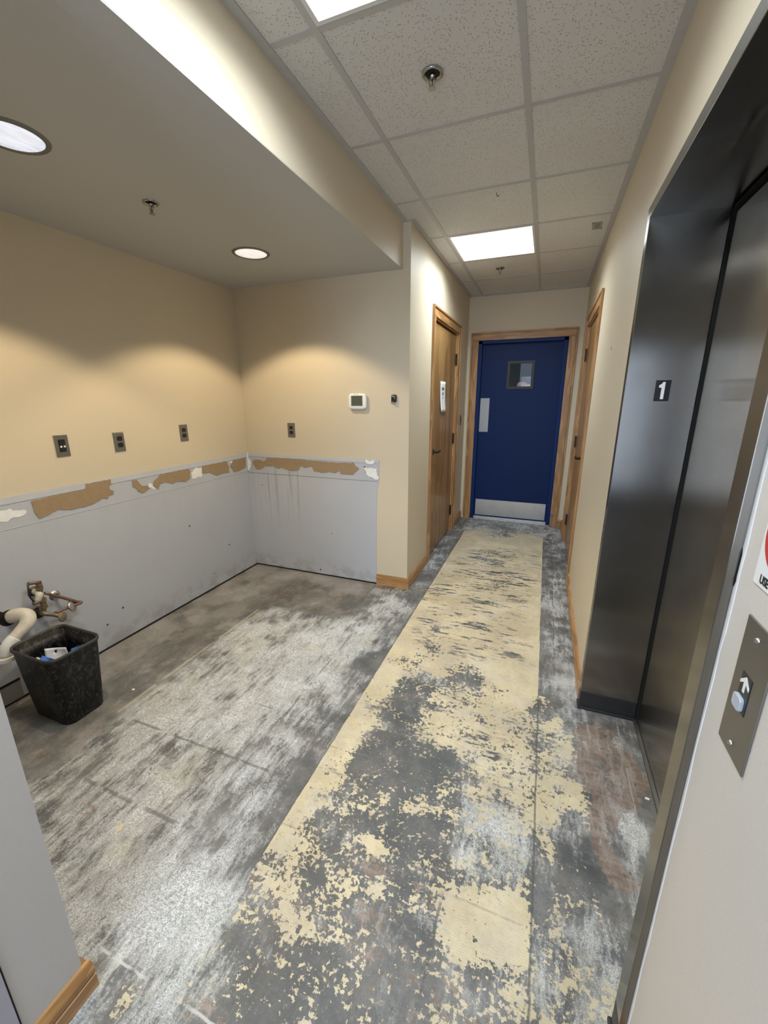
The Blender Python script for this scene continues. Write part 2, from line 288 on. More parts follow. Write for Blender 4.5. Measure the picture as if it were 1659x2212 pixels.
# ------------------------------------------------------------------ floor: patchy coverage of old adhesive, by place on the slab
FLOOR = [
 ('w', 0.62, 0.05, [(-1.86, -2.6), (-1.86, 2.28), (-1.2, 2.34), (-0.94, 2.8), (-0.9, 1.2), (-0.8, 0.8), (-0.6, 0.4), (-0.5, -2.6)]),
 ('s', 1, 0.015, [(-2.5, -2.6), (-2.5, 2.95), (-1.2, 2.95), (-1.2, 2.33), (-1.86, 2.28), (-1.84, 1.1), (-1.81, 0.6), (-1.8, -2.6)]),
 ('w', 0.82, 0.15, [(-1.6, 1.15), (-1.6, 2.1), (-1.0, 2.2), (-0.95, 1.1)]),
 ('w', 0.75, 0.08, [(-2.5, 1.2), (-2.5, 2.95), (-1.2, 2.95), (-1.2, 2.75), (-2.15, 2.72), (-2.2, 1.2)]),
 ('w', 0.45, 0.1, [(-1.2, 2.3), (-1.2, 2.95), (-0.77, 2.95), (-0.77, 2.5)]),
 ('d', 0.55, 0.08, [(-0.93, 0.9), (-0.95, 1.5), (-0.93, 2.2), (-0.86, 2.9), (-0.77, 2.9), (-0.77, 0.9)]),
 ('w', 0.3, 0.05, [(-0.96, 2.9), (-0.96, 5.2), (-0.79, 5.2), (-0.79, 2.9)]),
 ('w', 0.45, 0.05, [(0.11, 2.0), (0.11, 5.2), (0.35, 5.2), (0.35, 2.0)]),
 ('d', 0.75, 0.03, [(-0.77, 0.75), (-0.765, 2.3), (0.0, 2.3), (0.093, 1.96), (0.1, 0.75)]),
 ('c', 0.55, 0.05, [(-0.74, 4.3), (-0.72, 4.78), (0.02, 4.8), (0.06, 4.3)]),
 ('c', 0.98, 0.008, [(-0.82, 1.93), (-0.82, 4.62), (-0.1, 4.74), (0.13, 4.66), (0.13, 1.95)]),
 ('c', 0.52, 0.01, [(-0.775, 0.75), (-0.765, 1.96), (0.093, 1.96), (0.1, 0.5), (-0.3, 0.5)]),
 ('c', 0.3, 0.08, [(-0.55, 4.55), (-0.45, 4.75), (-0.1, 4.75), (-0.15, 4.5)]),
 ('w', 0.5, 0.1, [(-0.9, 4.5), (-0.9, 5.2), (0.3, 5.2), (0.3, 4.5)]),
 ('d', 0.7, 0.08, [(-0.55, 4.55), (-0.5, 4.85), (-0.05, 4.9), (-0.1, 4.5)]),
 ('g', 1.0, 0.12, [(-0.55, 4.1), (-0.75, 2.9), (0.0, 2.9), (0.05, 4.3)]),
 ('g', 0.72, 0.1, [(-0.75, 2.9), (-0.75, 2.2), (0.05, 2.2), (0.05, 2.9)]),
 ('c', 0.55, 0.06, [(-0.6, 3.75), (-0.5, 4.15), (-0.3, 4.1), (-0.28, 3.6), (-0.42, 3.55)]),
 ('c', 0.55, 0.05, [(-0.35, 3.2), (-0.35, 3.35), (-0.18, 3.4), (-0.15, 3.15)]),
 ('c', 0.4, 0.05, [(-0.62, 2.08), (-0.63, 2.21), (-0.55, 2.26), (-0.4, 2.24), (-0.41, 2.2), (-0.53, 2.1)]),
 ('c', 0.45, 0.05, [(-0.76, 2.01), (-0.63, 2.06), (-0.51, 2.0), (-0.57, 1.93), (-0.71, 1.94)]),
 ('c', 0.12, 0.05, [(-0.66, 1.76), (-0.57, 1.75), (-0.54, 1.91), (-0.47, 1.92), (-0.47, 1.8), (-0.51, 1.75), (-0.37, 1.75), (-0.31, 1.66), (-0.6, 1.55), (-0.61, 1.66)]),
 ('c', 0.35, 0.05, [(-0.4, 2.06), (-0.26, 2.13), (-0.16, 2.03), (-0.15, 1.9), (-0.23, 1.84), (-0.33, 1.86)]),
 ('c', 0.3, 0.03, [(-0.58, 2.46), (-0.51, 2.45), (-0.51, 2.34), (-0.55, 2.34)]),
 ('c', 0.9, 0.01, [(-0.8, 1.64), (-0.66, 1.7), (-0.64, 1.61), (-0.62, 1.47), (-0.67, 1.36), (-0.66, 1.28), (-0.69, 1.2), (-0.72, 1.15), (-0.78, 1.26)]),
 ('c', 0.88, 0.008, [(-0.82, 0.82), (-0.82, 1.95), (-0.62, 1.95), (-0.64, 1.35), (-0.7, 0.85)]),
 ('g', 0.45, 0.1, [(-0.75, 1.9), (-0.75, 0.9), (0.05, 0.9), (0.05, 1.9)]),
 ('c', 0.2, 0.04, [(-0.63, 1.61), (-0.5, 1.76), (-0.47, 1.64), (-0.46, 1.48), (-0.26, 1.48), (-0.15, 1.44), (-0.13, 1.34), (-0.15, 1.28), (-0.26, 1.28), (-0.36, 1.25), (-0.45, 1.17), (-0.54, 1.17), (-0.64, 1.18), (-0.66, 1.28), (-0.62, 1.44)]),
 ('c', 0.68, 0.05, [(-0.48, 1.67), (-0.3, 1.84), (0.08, 1.98), (0.1, 1.34), (-0.01, 1.31), (-0.13, 1.31), (-0.13, 1.46), (-0.25, 1.48), (-0.44, 1.48)]),
 ('c', 0.96, 0.015, [(-0.08, 1.92), (0.06, 1.97), (0.05, 1.84), (-0.04, 1.84)]),
 ('c', 0.05, 0.02, [(0.06, 1.95), (0.09, 1.93), (0.09, 1.84), (0.05, 1.83)]),
 ('c', 0.32, 0.04, [(-0.53, 1.14), (-0.17, 1.21), (-0.17, 1.05), (-0.23, 0.96), (-0.34, 0.98), (-0.47, 0.99)]),
 ('c', 0.3, 0.04, [(-0.69, 1.1), (-0.51, 1.09), (-0.45, 0.94), (-0.57, 0.89)]),
 ('w', 0.55, 0.05, [(-0.85, 1.05), (-0.51, 1.09), (-0.46, 0.98), (-0.67, 0.85)]),
 ('c', 0.34, 0.015, [(-0.16, 1.24), (-0.14, 1.28), (-0.04, 1.29), (0.07, 1.26), (0.09, 1.18), (0.06, 1.14), (0.08, 1.05), (0.01, 1.0), (-0.06, 0.98), (-0.15, 1.03), (-0.17, 1.11)]),
 ('w', 0.75, 0.02, [(-0.17, 1.22), (-0.14, 1.28), (-0.04, 1.29), (0.07, 1.26), (0.09, 1.18), (0.06, 1.14), (0.08, 1.05), (0.01, 1.0), (-0.06, 0.98), (-0.15, 1.01), (-0.17, 1.11)]),
 ('c', 0.9, 0.012, [(-0.18, 0.84), (-0.15, 0.94), (-0.08, 0.96), (0.07, 1.0), (0.1, 1.0), (0.1, 0.81), (0.04, 0.82), (-0.05, 0.79), (-0.16, 0.79)]),
 ('w', 0.5, 0.05, [(-0.11, 0.92), (0.08, 0.99), (0.1, 0.9), (-0.03, 0.84)]),
 ('c', 0.9, 0.01, [(-0.47, 0.99), (-0.36, 1.0), (-0.34, 0.97), (-0.44, 0.94)]),
 ('b', 0.9, 0.02, [(-0.44, 0.94), (-0.23, 0.96), (-0.22, 0.88), (-0.26, 0.9), (-0.41, 0.88)]),
 ('c', 0.05, 0.02, [(-0.44, 0.93), (-0.23, 0.96), (-0.23, 0.93), (-0.41, 0.88)]),
 ('c', 0.42, 0.04, [(-0.57, 0.88), (-0.44, 0.92), (-0.37, 0.88), (-0.25, 0.86), (-0.25, 0.83), (-0.5, 0.77)]),
 ('c', 0.06, 0.05, [(-0.5, 0.76), (-0.24, 0.83), (-0.2, 0.83), (-0.21, 0.73), (-0.34, 0.72), (-0.46, 0.69)]),
 ('b', 0.5, 0.08, [(-0.59, 0.79), (-0.22, 0.9), (-0.17, 0.76), (-0.21, 0.71), (-0.45, 0.67)]),
 ('c', 0.28, 0.05, [(-0.45, 0.68), (-0.33, 0.7), (-0.2, 0.68), (-0.16, 0.52), (-0.41, 0.42), (-0.56, 0.63)]),
 ('d', 0.7, 0.1, [(-0.74, 0.67), (-0.46, 0.7), (-0.3, 0.69), (-0.2, 0.64), (-0.16, 0.52), (-0.64, 0.33)]),
 ('c', 0.25, 0.04, [(-0.21, 0.72), (-0.11, 0.76), (-0.02, 0.57), (-0.15, 0.52)]),
 ('b', 0.4, 0.08, [(-0.19, 0.73), (-0.05, 0.76), (-0.02, 0.57), (-0.14, 0.52)]),
 ('c', 0.45, 0.04, [(-0.1, 0.75), (0.02, 0.82), (0.1, 0.8), (0.1, 0.62), (-0.04, 0.56)]),
 ('c', 0.56, 0.03, [(0.1, 1.83), (0.25, 1.82), (0.27, 1.6), (0.26, 1.3), (0.17, 1.27), (0.17, 1.18), (0.11, 1.17)]),
 ('w', 0.6, 0.05, [(0.09, 2.17), (0.32, 2.16), (0.27, 1.48), (0.11, 1.41)]),
 ('c', 0.72, 0.02, [(0.11, 1.49), (0.27, 1.52), (0.26, 1.29), (0.17, 1.27), (0.16, 1.17), (0.11, 1.17)]),
 ('d', 0.9, 0.02, [(0.18, 1.37), (0.24, 1.36), (0.24, 1.25), (0.3, 1.27), (0.29, 1.16), (0.25, 1.12), (0.23, 1.15), (0.17, 1.18)]),
 ('c', 0.04, 0.02, [(0.18, 1.37), (0.24, 1.36), (0.24, 1.25), (0.3, 1.27), (0.29, 1.16), (0.25, 1.12), (0.23, 1.15), (0.17, 1.18)]),
 ('c', 0.66, 0.03, [(0.12, 1.08), (0.23, 1.11), (0.25, 1.03), (0.18, 0.98), (0.17, 0.93), (0.12, 0.91)]),
 ('w', 0.6, 0.06, [(0.12, 1.1), (0.26, 1.12), (0.34, 0.98), (0.29, 0.76), (0.12, 0.69)]),
 ('c', 0.16, 0.03, [(0.19, 1.02), (0.31, 1.11), (0.34, 0.98), (0.27, 0.91), (0.18, 0.93)]),
 ('c', 0.42, 0.03, [(0.12, 0.9), (0.22, 0.92), (0.25, 0.86), (0.22, 0.66), (0.12, 0.63)]),
 ('o', 0.6, 0.04, [(0.12, 0.9), (0.22, 0.92), (0.25, 0.86), (0.23, 0.78), (0.12, 0.74)]),
 ('w', 0.5, 0.05, [(0.12, 0.9), (0.22, 0.92), (0.25, 0.86), (0.23, 0.78), (0.12, 0.74)]),
 ('c', 0.65, 0.02, [(0.27, 0.89), (0.31, 0.88), (0.29, 0.72), (0.26, 0.71)]),
 ('b', 1, 0.02, [(0.25, 1.86), (0.43, 1.87), (0.49, 1.63), (0.51, 1.5), (0.39, 1.42), (0.39, 1.31), (0.39, 1.17), (0.29, 1.16), (0.3, 1.27), (0.27, 1.31), (0.27, 1.6)]),
 ('d', 0.6, 0.04, [(0.18, 1.03), (0.31, 1.08), (0.32, 0.93), (0.19, 0.9)]),
 ('b', 0.8, 0.03, [(0.32, 1.11), (0.37, 1.13), (0.34, 0.99), (0.3, 0.99)]),
 ('w', 0.95, 0.012, [(0.4, 1.47), (0.45, 1.44), (0.48, 1.39), (0.45, 1.23), (0.4, 1.2), (0.42, 1.29), (0.39, 1.36)]),
 ('w', 0.95, 0.01, [(0.39, 1.82), (0.46, 1.83), (0.45, 1.71), (0.41, 1.72)]),
 ('w', 0.8, 0.03, [(0.49, 1.95), (0.55, 1.96), (0.54, 1.61), (0.5, 1.6)]),
 ('w', 0.75, 0.02, [(0.27, 1.8), (0.31, 1.72), (0.28, 1.69), (0.25, 1.73)]),
 ('w', 0.98, 0.015, [(-0.98, 0.53), (-0.97, 0.58), (-0.85, 0.6), (-0.82, 0.56), (-0.86, 0.5), (-0.92, 0.49)]),
 ('w', 0.85, 0.05, [(-1.18, 0.56), (-1.07, 0.66), (-0.95, 0.65), (-0.91, 0.59), (-0.98, 0.53), (-0.88, 0.48), (-0.98, 0.45), (-1.13, 0.48)]),
 ('c', 0.85, 0.01, [(-0.91, 0.41), (-0.87, 0.41), (-0.86, 0.39), (-0.88, 0.38), (-0.86, 0.35), (-0.89, 0.35), (-0.9, 0.4)]),
 ('c', 0.8, 0.01, [(-0.61, 0.55), (-0.59, 0.54), (-0.59, 0.53), (-0.61, 0.52), (-0.61, 0.54)]),
 ('c', 0.55, 0.02, [(-0.75, 0.65), (-0.72, 0.74), (-0.68, 0.72), (-0.68, 0.64)]),
 ('c', 0.7, 0.02, [(-1.37, 0.68), (-1.33, 0.71), (-1.28, 0.68), (-1.31, 0.67)]),
 ('b', 0.7, 0.03, [(-0.72, 0.48), (-0.66, 0.5), (-0.58, 0.51), (-0.57, 0.47), (-0.67, 0.43)]),
 ('c', 0.6, 0.01, [(-0.73, 0.48), (-0.7, 0.49), (-0.69, 0.48), (-0.7, 0.47)]),
 ('b', 0.5, 0.05, [(-0.73, 0.76), (-0.66, 0.82), (-0.53, 0.81), (-0.53, 0.74), (-0.64, 0.73)]),
 ('d', 0.8, 0.08, [(-0.7, 0.69), (-0.61, 0.68), (-0.42, 0.67), (-0.27, 0.58), (-0.56, 0.47), (-0.7, 0.5), (-0.68, 0.57)]),
 ('d', 0.6, 0.08, [(-0.96, 0.7), (-0.97, 0.84), (-0.79, 0.88), (-0.73, 0.76), (-0.74, 0.69), (-0.84, 0.61)]),
 ('d', 1, 0.012, [(-0.68, 0.67), (-0.65, 0.69), (-0.63, 0.67), (-0.65, 0.66)]),
 ('d', 1, 0.012, [(-0.48, 0.66), (-0.46, 0.68), (-0.45, 0.66), (-0.47, 0.65)]),
 ('o', 0.7, 0.08, [(-1.39, 1.01), (-1.24, 1.12), (-1.11, 1.07), (-1.15, 0.92), (-1.32, 0.9)]),
 ('d', 0.5, 0.06, [(-1.57, 1.18), (-1.47, 1.29), (-1.38, 1.24), (-1.4, 1.15), (-1.5, 1.12)]),
 ('o', 0.6, 0.06, [(-1.29, 1.48), (-1.2, 1.56), (-1.12, 1.45), (-1.22, 1.41)]),
 ('d', 0.7, 0.05, [(-1.27, 1.48), (-1.2, 1.56), (-1.13, 1.44), (-1.23, 1.43)]),
 ('b', 0.25, 0.1, [(-1.91, 1.75), (-2.09, 2.4), (-1.83, 2.75), (-1.25, 2.72), (-1.22, 2.39), (-1.86, 2.35), (-1.8, 1.79)]),
 ('b', 0.45, 0.04, [(-0.24, 2.4), (-0.12, 2.47), (0.06, 2.49), (0.08, 2.42), (-0.22, 2.31)]),
 ('o', 0.5, 0.1, [(-0.7, 3.27), (-0.8, 2.77), (-0.69, 2.76), (-0.02, 3.01), (0.09, 3.23), (0.03, 3.41)]),
]

def build_floor():
    x0, x1, y0, y1, st = -2.56, 0.62, -2.7, 5.45, .0125
    nx, ny = int((x1-x0)/st)+1, int((y1-y0)/st)+1
    X, Y = np.meshgrid(x0+np.arange(nx)*st, y0+np.arange(ny)*st)
    ch = {k: np.zeros((ny, nx)) for k in 'cwbsdgo'}
    ch['c'] += .22*(X > -.76)*(X < .5)*(Y < .8); ch['w'] += .15
    def inside(pts):
        r = np.zeros(X.shape, bool); n = len(pts)
        for i in range(n):
            (ax, ay), (bx, by) = pts[i], pts[(i+1) % n]
            if ay == by: continue
            c = ((ay > Y) != (by > Y)) & (X < (bx-ax)*(Y-ay)/(by-ay)+ax); r ^= c
        return r.astype(float)
    def blur(a, k):
        if k < 1: return a
        ker = np.ones(2*k+1)/(2*k+1)
        for _ in range(2):
            a = np.apply_along_axis(lambda v: np.convolve(np.pad(v, k, 'edge'), ker, 'valid'), 0, a)
            a = np.apply_along_axis(lambda v: np.convolve(np.pad(v, k, 'edge'), ker, 'valid'), 1, a)
        return a
    def vnoise(cell):
        gx, gy = int((x1-x0)/cell)+3, int((y1-y0)/cell)+3; g = np.random.uniform(-1, 1, (gy, gx)); u = (X-x0)/cell; v = (Y-y0)/cell
        i, j = u.astype(int), v.astype(int); a, b = u-i, v-j; a = a*a*(3-2*a); b = b*b*(3-2*b)
        return (g[j, i]*(1-a)+g[j, i+1]*a)*(1-b) + (g[j+1, i]*(1-a)+g[j+1, i+1]*a)*b
    WX = vnoise(.11)*1.6 + vnoise(.04); WY = vnoise(.11)*1.6 + vnoise(.04)
    for c, val, fe, pts in FLOOR:
        xs = [p[0] for p in pts]; ys = [p[1] for p in pts]; m = fe*2+.03
        i0, i1 = max(0, int((min(xs)-m-x0)/st)), min(nx, int((max(xs)+m-x0)/st)+2); j0, j1 = max(0, int((min(ys)-m-y0)/st)), min(ny, int((max(ys)+m-y0)/st)+2)
        if i1 <= i0 or j1 <= j0: continue
        wa_ = min(.035, fe*.9) if fe > .009 else 0
        XX, YY = X[j0:j1, i0:i1] + wa_*WX[j0:j1, i0:i1], Y[j0:j1, i0:i1] + wa_*WY[j0:j1, i0:i1]; r = np.zeros(XX.shape, bool); n = len(pts)
        for i in range(n):
            (ax, ay), (bx, by) = pts[i], pts[(i+1) % n]
            if ay == by: continue
            r ^= ((ay > YY) != (by > YY)) & (XX < (bx-ax)*(YY-ay)/(by-ay)+ax)
        r = blur(r.astype(float), int(round(fe/st/1.2)))
        ch[c][j0:j1, i0:i1] = ch[c][j0:j1, i0:i1]*(1-r) + val*r
    ch['c'] = np.clip(ch['c'] + (ch['c'] > .03)*(ch['c'] < .9)*vnoise(.05)*.16, 0, 1); ch['w'] = np.where(ch['w'] < .93, np.clip(ch['w'] + vnoise(.22)*.26 + vnoise(.06)*.20, 0, .92), ch['w'])
    idx = np.arange(nx*ny).reshape(ny, nx)
    q = np.stack([idx[:-1, :-1], idx[:-1, 1:], idx[1:, 1:], idx[1:, :-1]], -1).reshape(-1, 4)
    me = bpy.data.meshes.new('floor'); me.vertices.add(nx*ny); co = np.zeros((nx*ny, 3)); co[:, 0] = X.ravel(); co[:, 1] = Y.ravel(); me.vertices.foreach_set('co', co.ravel())
    me.loops.add(q.size); me.loops.foreach_set('vertex_index', q.ravel().astype(np.int32)); me.polygons.add(len(q)); me.polygons.foreach_set('loop_start', np.arange(0, q.size, 4, dtype=np.int32))
    me.update(calc_edges=True)
    for nm, ks in (('residue_a', 'cwb'), ('residue_b', 'sdg'), ('residue_c', 'ooo')):
        at = me.attributes.new(nm, 'FLOAT_COLOR', 'POINT'); d = np.ones((nx*ny, 4), np.float32)
        for i, k in enumerate(ks): d[:, i] = ch[k].ravel()
        at.data.foreach_set('color', d.ravel())
    M = Mat('stripped_concrete_floor'); p = M.pos()
    def attr(nm):
        a = M.n('ShaderNodeAttribute', attribute_name=nm); s = M.n('ShaderNodeSeparateColor'); M.put(s.inputs[0], a.outputs['Color']); return s.outputs
    ca, wa, ba = attr('residue_a')[:3]; sa, da, ga = attr('residue_b')[:3]; oa = attr('residue_c')[0]
    sx = M.n('ShaderNodeSeparateXYZ'); M.put(sx.inputs[0], p); px, py = sx.outputs[0], sx.outputs[1]
    warp = M.n('ShaderNodeTexNoise', i_Vector=p, i_Scale=18.0, i_Detail=4.0)
    wv = M.n('ShaderNodeVectorMath', operation='SCALE'); M.put(wv.inputs[0], warp.outputs['Color']); wv.inputs['Scale'].default_value = .03
    pw = M.n('ShaderNodeVectorMath', operation='ADD'); M.put(pw.inputs[0], p); M.put(pw.inputs[1], wv.outputs[0]); pw = pw.outputs[0]
    big = M.noise(p, 2.6, 6, .62); mid = M.noise(pw, 9, 7, .66); fine = M.noise(p, 55, 6, .72); vf = M.noise(p, 260, 3, .7)
    sty = M.noise(M.map(pw, (1, .16, 1), rot=(0, 0, .25)), 46, 5, .7)       # scrape marks along the room
    stx = M.noise(M.map(pw, (.16, 1, 1), rot=(0, 0, .12)), 46, 5, .7)       # scrape marks across the hall
    c = M.mix(M.smooth(M.math('ADD', M.math('MULTIPLY', mid, .6), M.math('MULTIPLY', big, .4)), .38, .60), (.125, .127, .127), (.30, .30, .295))
    f2 = M.noise(pw, 110, 8, .8); c = M.mix(M.math('MULTIPLY', M.smooth(fine, .35, .7), .4), c, (.13, .134, .137))
    c = M.mix(M.math('MULTIPLY', da, .85), c, M.mix(fine, (.055, .062, .068), (.12, .125, .13)))
    c = M.mix(M.math('MULTIPLY', M.math('MULTIPLY', da, M.smooth(stx, .54, .68)), .55), c, (.24, .24, .245)); c = M.mix(M.math('MULTIPLY', M.smooth(M.noise(pw, 5, 5, .7), .50, .62), .5), c, M.mix(stx, (.30, .265, .23), (.16, .15, .14)))
    # smooth untouched slab by the walls
    sc = M.mix(M.smooth(M.noise(M.map(p, (1, .5, 1)), 4.2, 6, .68, .5), .38, .64), (.15, .145, .13), (.30, .285, .26))
    sc = M.mix(M.math('MULTIPLY', M.smooth(M.math('ADD', M.noise(p, 6, 6, .65), M.math('MULTIPLY', wa, .35)), .52, .80), .75), sc, (.46, .43, .405)); sc = M.mix(M.math('MULTIPLY', sty, .25), sc, (.12, .115, .105))
    c = M.mix(sa, c, sc)
    # brown mastic
    bf = M.math('ADD', M.math('ADD', M.math('MULTIPLY', M.math('SUBTRACT', mid, .5), 3.2), M.math('MULTIPLY', M.math('SUBTRACT', fine, .5), 3.0)), M.math('MULTIPLY', ba, .92)); bm_ = M.math('MULTIPLY', M.smooth(bf, .42, .68), .88)
    bc = M.mix(M.smooth(stx, .38, .62), (.23, .155, .115), (.36, .275, .225)); bc = M.mix(M.smooth(sty, .45, .65), bc, (.42, .36, .32))
    c = M.mix(bm_, c, bc)
    # whitish thinset dust
    wn = M.math('ADD', M.math('MULTIPLY', M.math('SUBTRACT', sty, .5), 1.9), M.math('MULTIPLY', M.math('SUBTRACT', mid, .5), 1.2))
    wn = M.math('ADD', wn, M.math('MULTIPLY', M.math('SUBTRACT', f2, .5), 2.6)); wn = M.math('ADD', wn, M.math('MULTIPLY', M.math('SUBTRACT', big, .5), 1.0))
    wm = M.math('MULTIPLY', M.smooth(M.math('ADD', wn, wa), .25, .85), M.math('SUBTRACT', 1.0, M.math('MULTIPLY', sa, .9)))
    wm = M.math('MULTIPLY', wm, M.math('MINIMUM', M.math('MULTIPLY', wa, 3.0), 1.0))
    wm = M.math('MULTIPLY', wm, M.math('SUBTRACT', 1.0, M.math('MULTIPLY', bm_, M.math('SUBTRACT', .85, M.math('MULTIPLY', M.smooth(wa, .8, .95), .85)))))
    c = M.mix(wm, c, M.mix(M.smooth(M.math('ADD', M.math('MULTIPLY', vf, .5), M.math('MULTIPLY', f2, .5)), .42, .58), (.86, .865, .86), (.38, .385, .38)))
    c = M.mix(M.math('MULTIPLY', M.smooth(wa, .925, .965), .8), c, M.mix(M.smooth(f2, .4, .6), (.66, .68, .68), (.50, .52, .53)))
    c = M.mix(M.math('MULTIPLY', wm, M.math('MULTIPLY', M.smooth(M.noise(p, 3.4, 5, .65), .50, .66), .5)), c, (.62, .59, .46))
    c = M.mix(M.math('MULTIPLY', M.math('MULTIPLY', oa, M.smooth(mid, .42, .6)), .75), c, (.17, .165, .10))
    pit = M.math('MULTIPLY', M.smooth(M.noise(M.map(pw, (1, .5, 1), rot=(0, 0, .3)), 85, 4, .6), .59, .66), M.math('MULTIPLY', M.math('SUBTRACT', 1.0, sa), M.smooth(M.noise(p, 6, 4, .7), .46, .60))); c = M.mix(M.math('MULTIPLY', pit, .8), c, (.10, .10, .10))
    # cream adhesive, flaked to a hard ragged edge
    fl = M.math('ADD', M.math('MULTIPLY', M.math('SUBTRACT', M.noise(p, 62, 5, .66), .5), 2.9), M.math('MULTIPLY', M.math('SUBTRACT', M.noise(p, 15, 5, .65), .5), 1.9))
    fl = M.math('ADD', fl, M.math('MULTIPLY', M.math('SUBTRACT', stx, .5), .55))
    cov = M.math('ADD', fl, M.math('SUBTRACT', M.math('MULTIPLY', ca, 1.35), .18))
    gash = M.math('MAXIMUM', M.smooth(M.noise(M.map(pw, (.16, 1, 1), loc=(3, 1, 0), rot=(0, 0, -.10)), 34, 5, .72), .550, .59), M.smooth(M.noise(M.map(pw, (.22, 1, 1), loc=(7, 2, 0), rot=(0, 0, -.28)), 15, 5, .7), .585, .615)); gash = M.math('MULTIPLY', gash, M.smooth(M.math('ADD', ga, M.math('MULTIPLY', M.math('SUBTRACT', M.noise(p, 4.5, 3, .6), .5), 2.2)), .30, .75))
    cm = M.math('MULTIPLY', M.smooth(cov, .46, .52), M.math('SUBTRACT', 1.0, gash)); cm = M.math('MULTIPLY', cm, M.smooth(ca, .01, .06)); ew = M.math('MULTIPLY', M.math('SUBTRACT', M.noise(p, 5, 5, .7), .5), .018)
    cm = M.math('MULTIPLY', cm, M.math('MAXIMUM', M.math('GREATER_THAN', M.math('ADD', px, ew), -.770), M.math('LESS_THAN', M.math('ADD', px, M.math('MULTIPLY', ga, 0.0)), -.83))); cm = M.math('MULTIPLY', cm, M.math('MAXIMUM', M.math('LESS_THAN', M.math('ADD', px, ew), .097), M.math('LESS_THAN', py, 1.98)))
    ridge = M.n('ShaderNodeTexWave', wave_type='BANDS', bands_direction='Y', i_Vector=p, i_Scale=46.0, i_Distortion=9.0, i_Detail=4.0).outputs[1]
    cc = M.mix(M.noise(p, 5, 4, .6), (.64, .53, .335), (.82, .71, .48)); cc = M.mix(M.math('MULTIPLY', M.smooth(ridge, .45, .9), .10), cc, (.42, .35, .22))
    cc = M.mix(M.math('MULTIPLY', M.smooth(mid, .44, .60), .55), cc, (.66, .58, .47)); cc = M.mix(M.math('MULTIPLY', M.smooth(fine, .48, .70), .42), cc, (.42, .36, .26))
    cc = M.mix(M.math('MULTIPLY', oa, .4), cc, (.36, .28, .12)); cc = M.mix(M.math('MULTIPLY', wa, .30), cc, (.60, .58, .50))
    c = M.mix(M.math('MULTIPLY', M.smooth(f2, .36, .64), .50), c, M.mix(1.0, c, (.52, .52, .53), 'MULTIPLY')); cc = M.mix(M.math('MULTIPLY', M.smooth(f2, .5, .8), .3), cc, (.36, .32, .26))
    c = M.mix(cm, c, cc)
    gm = M.math('MULTIPLY', gash, M.smooth(ca, .3, .6)); c = M.mix(M.math('MULTIPLY', gm, .75), c, (.085, .085, .095))
    # tile joints printed in the slab
    wobx = M.math('MULTIPLY', M.math('SUBTRACT', M.noise(p, 14, 3, .6), .5), .012)
    def line(coord, at, wd, lo, hi, other, f, col, gap=.0):
        nonlocal c
        d = M.math('ABSOLUTE', M.math('ADD', M.math('SUBTRACT', coord, at), wobx)); m = M.smooth(d, wd, wd*.35)
        m = M.math('MULTIPLY', m, M.math('MULTIPLY', M.math('GREATER_THAN', other, lo), M.math('LESS_THAN', other, hi)))
        if gap: m = M.math('MULTIPLY', m, M.smooth(M.noise(p, 7, 3, .6), gap-.03, gap+.05))
        c = M.mix(M.math('MULTIPLY', m, f), c, col)
    DK = (.085, .085, .082)
    line(px, .099, .005, -2.6, 1.98, py, .7, DK); line(px, .182, .006, 1.9, 4.3, py, .55, DK, .46); line(px, -.167, .007, -.5, 1.05, py, .7, DK, .45)
    line(px, -1.508, .006, .4, 1.35, py, .5, DK, .45); line(px, -1.068, .007, .9, 2.3, py, .55, DK, .47); line(px, -1.205, .004, 2.35, 2.9, py, .7, DK)
    line(py, .788, .011, -1.75, -.82, px, .6, DK, .47); line(py, 1.092, .009, -1.75, -.95, px, .6, DK, .45); line(py, 1.40, .007, -1.3, -.77, px, .4, DK, .5)
    line(py, 1.30, .006, -.77, .1, px, .35, DK, .52); line(py, .93, .005, -.77, .1, px, .3, DK, .52); line(py, .443, .005, -1.05, -.45, px, .8, (.62, .62, .60), .47); line(px, -.772, .004, .8, 4.4, py, .6, DK); line(px, -1.862, .012, 1.1, 2.2, py, .5, (.62, .58, .46), .40)
    line(px, .455, .004, 1.1, 1.9, py, .6, (.5, .5, .5), .45)
    c = M.mix(1.0, c, M.mix(M.smooth(M.noise(pw, 3.2, 6, .7), .40, .62), (.74, .73, .72), (.92, .93, .94)), 'MULTIPLY')
    M.set(Base_Color=c); rg = M.math('ADD', M.math('MULTIPLY', fine, .3), M.math('ADD', .32, M.math('MULTIPLY', wm, .18))); M.put(M.bs.inputs['Roughness'], rg)
    M.bump(M.math('ADD', M.math('ADD', M.math('MULTIPLY', cm, .7), M.math('MULTIPLY', fine, .35)), M.math('MULTIPLY', ridge, M.math('MULTIPLY', cm, .25))), .35, .003)
    me.materials.append(M.m)
    o = bpy.data.objects.new('floor', me); COL.objects.link(o); structure(o)
build_floor()

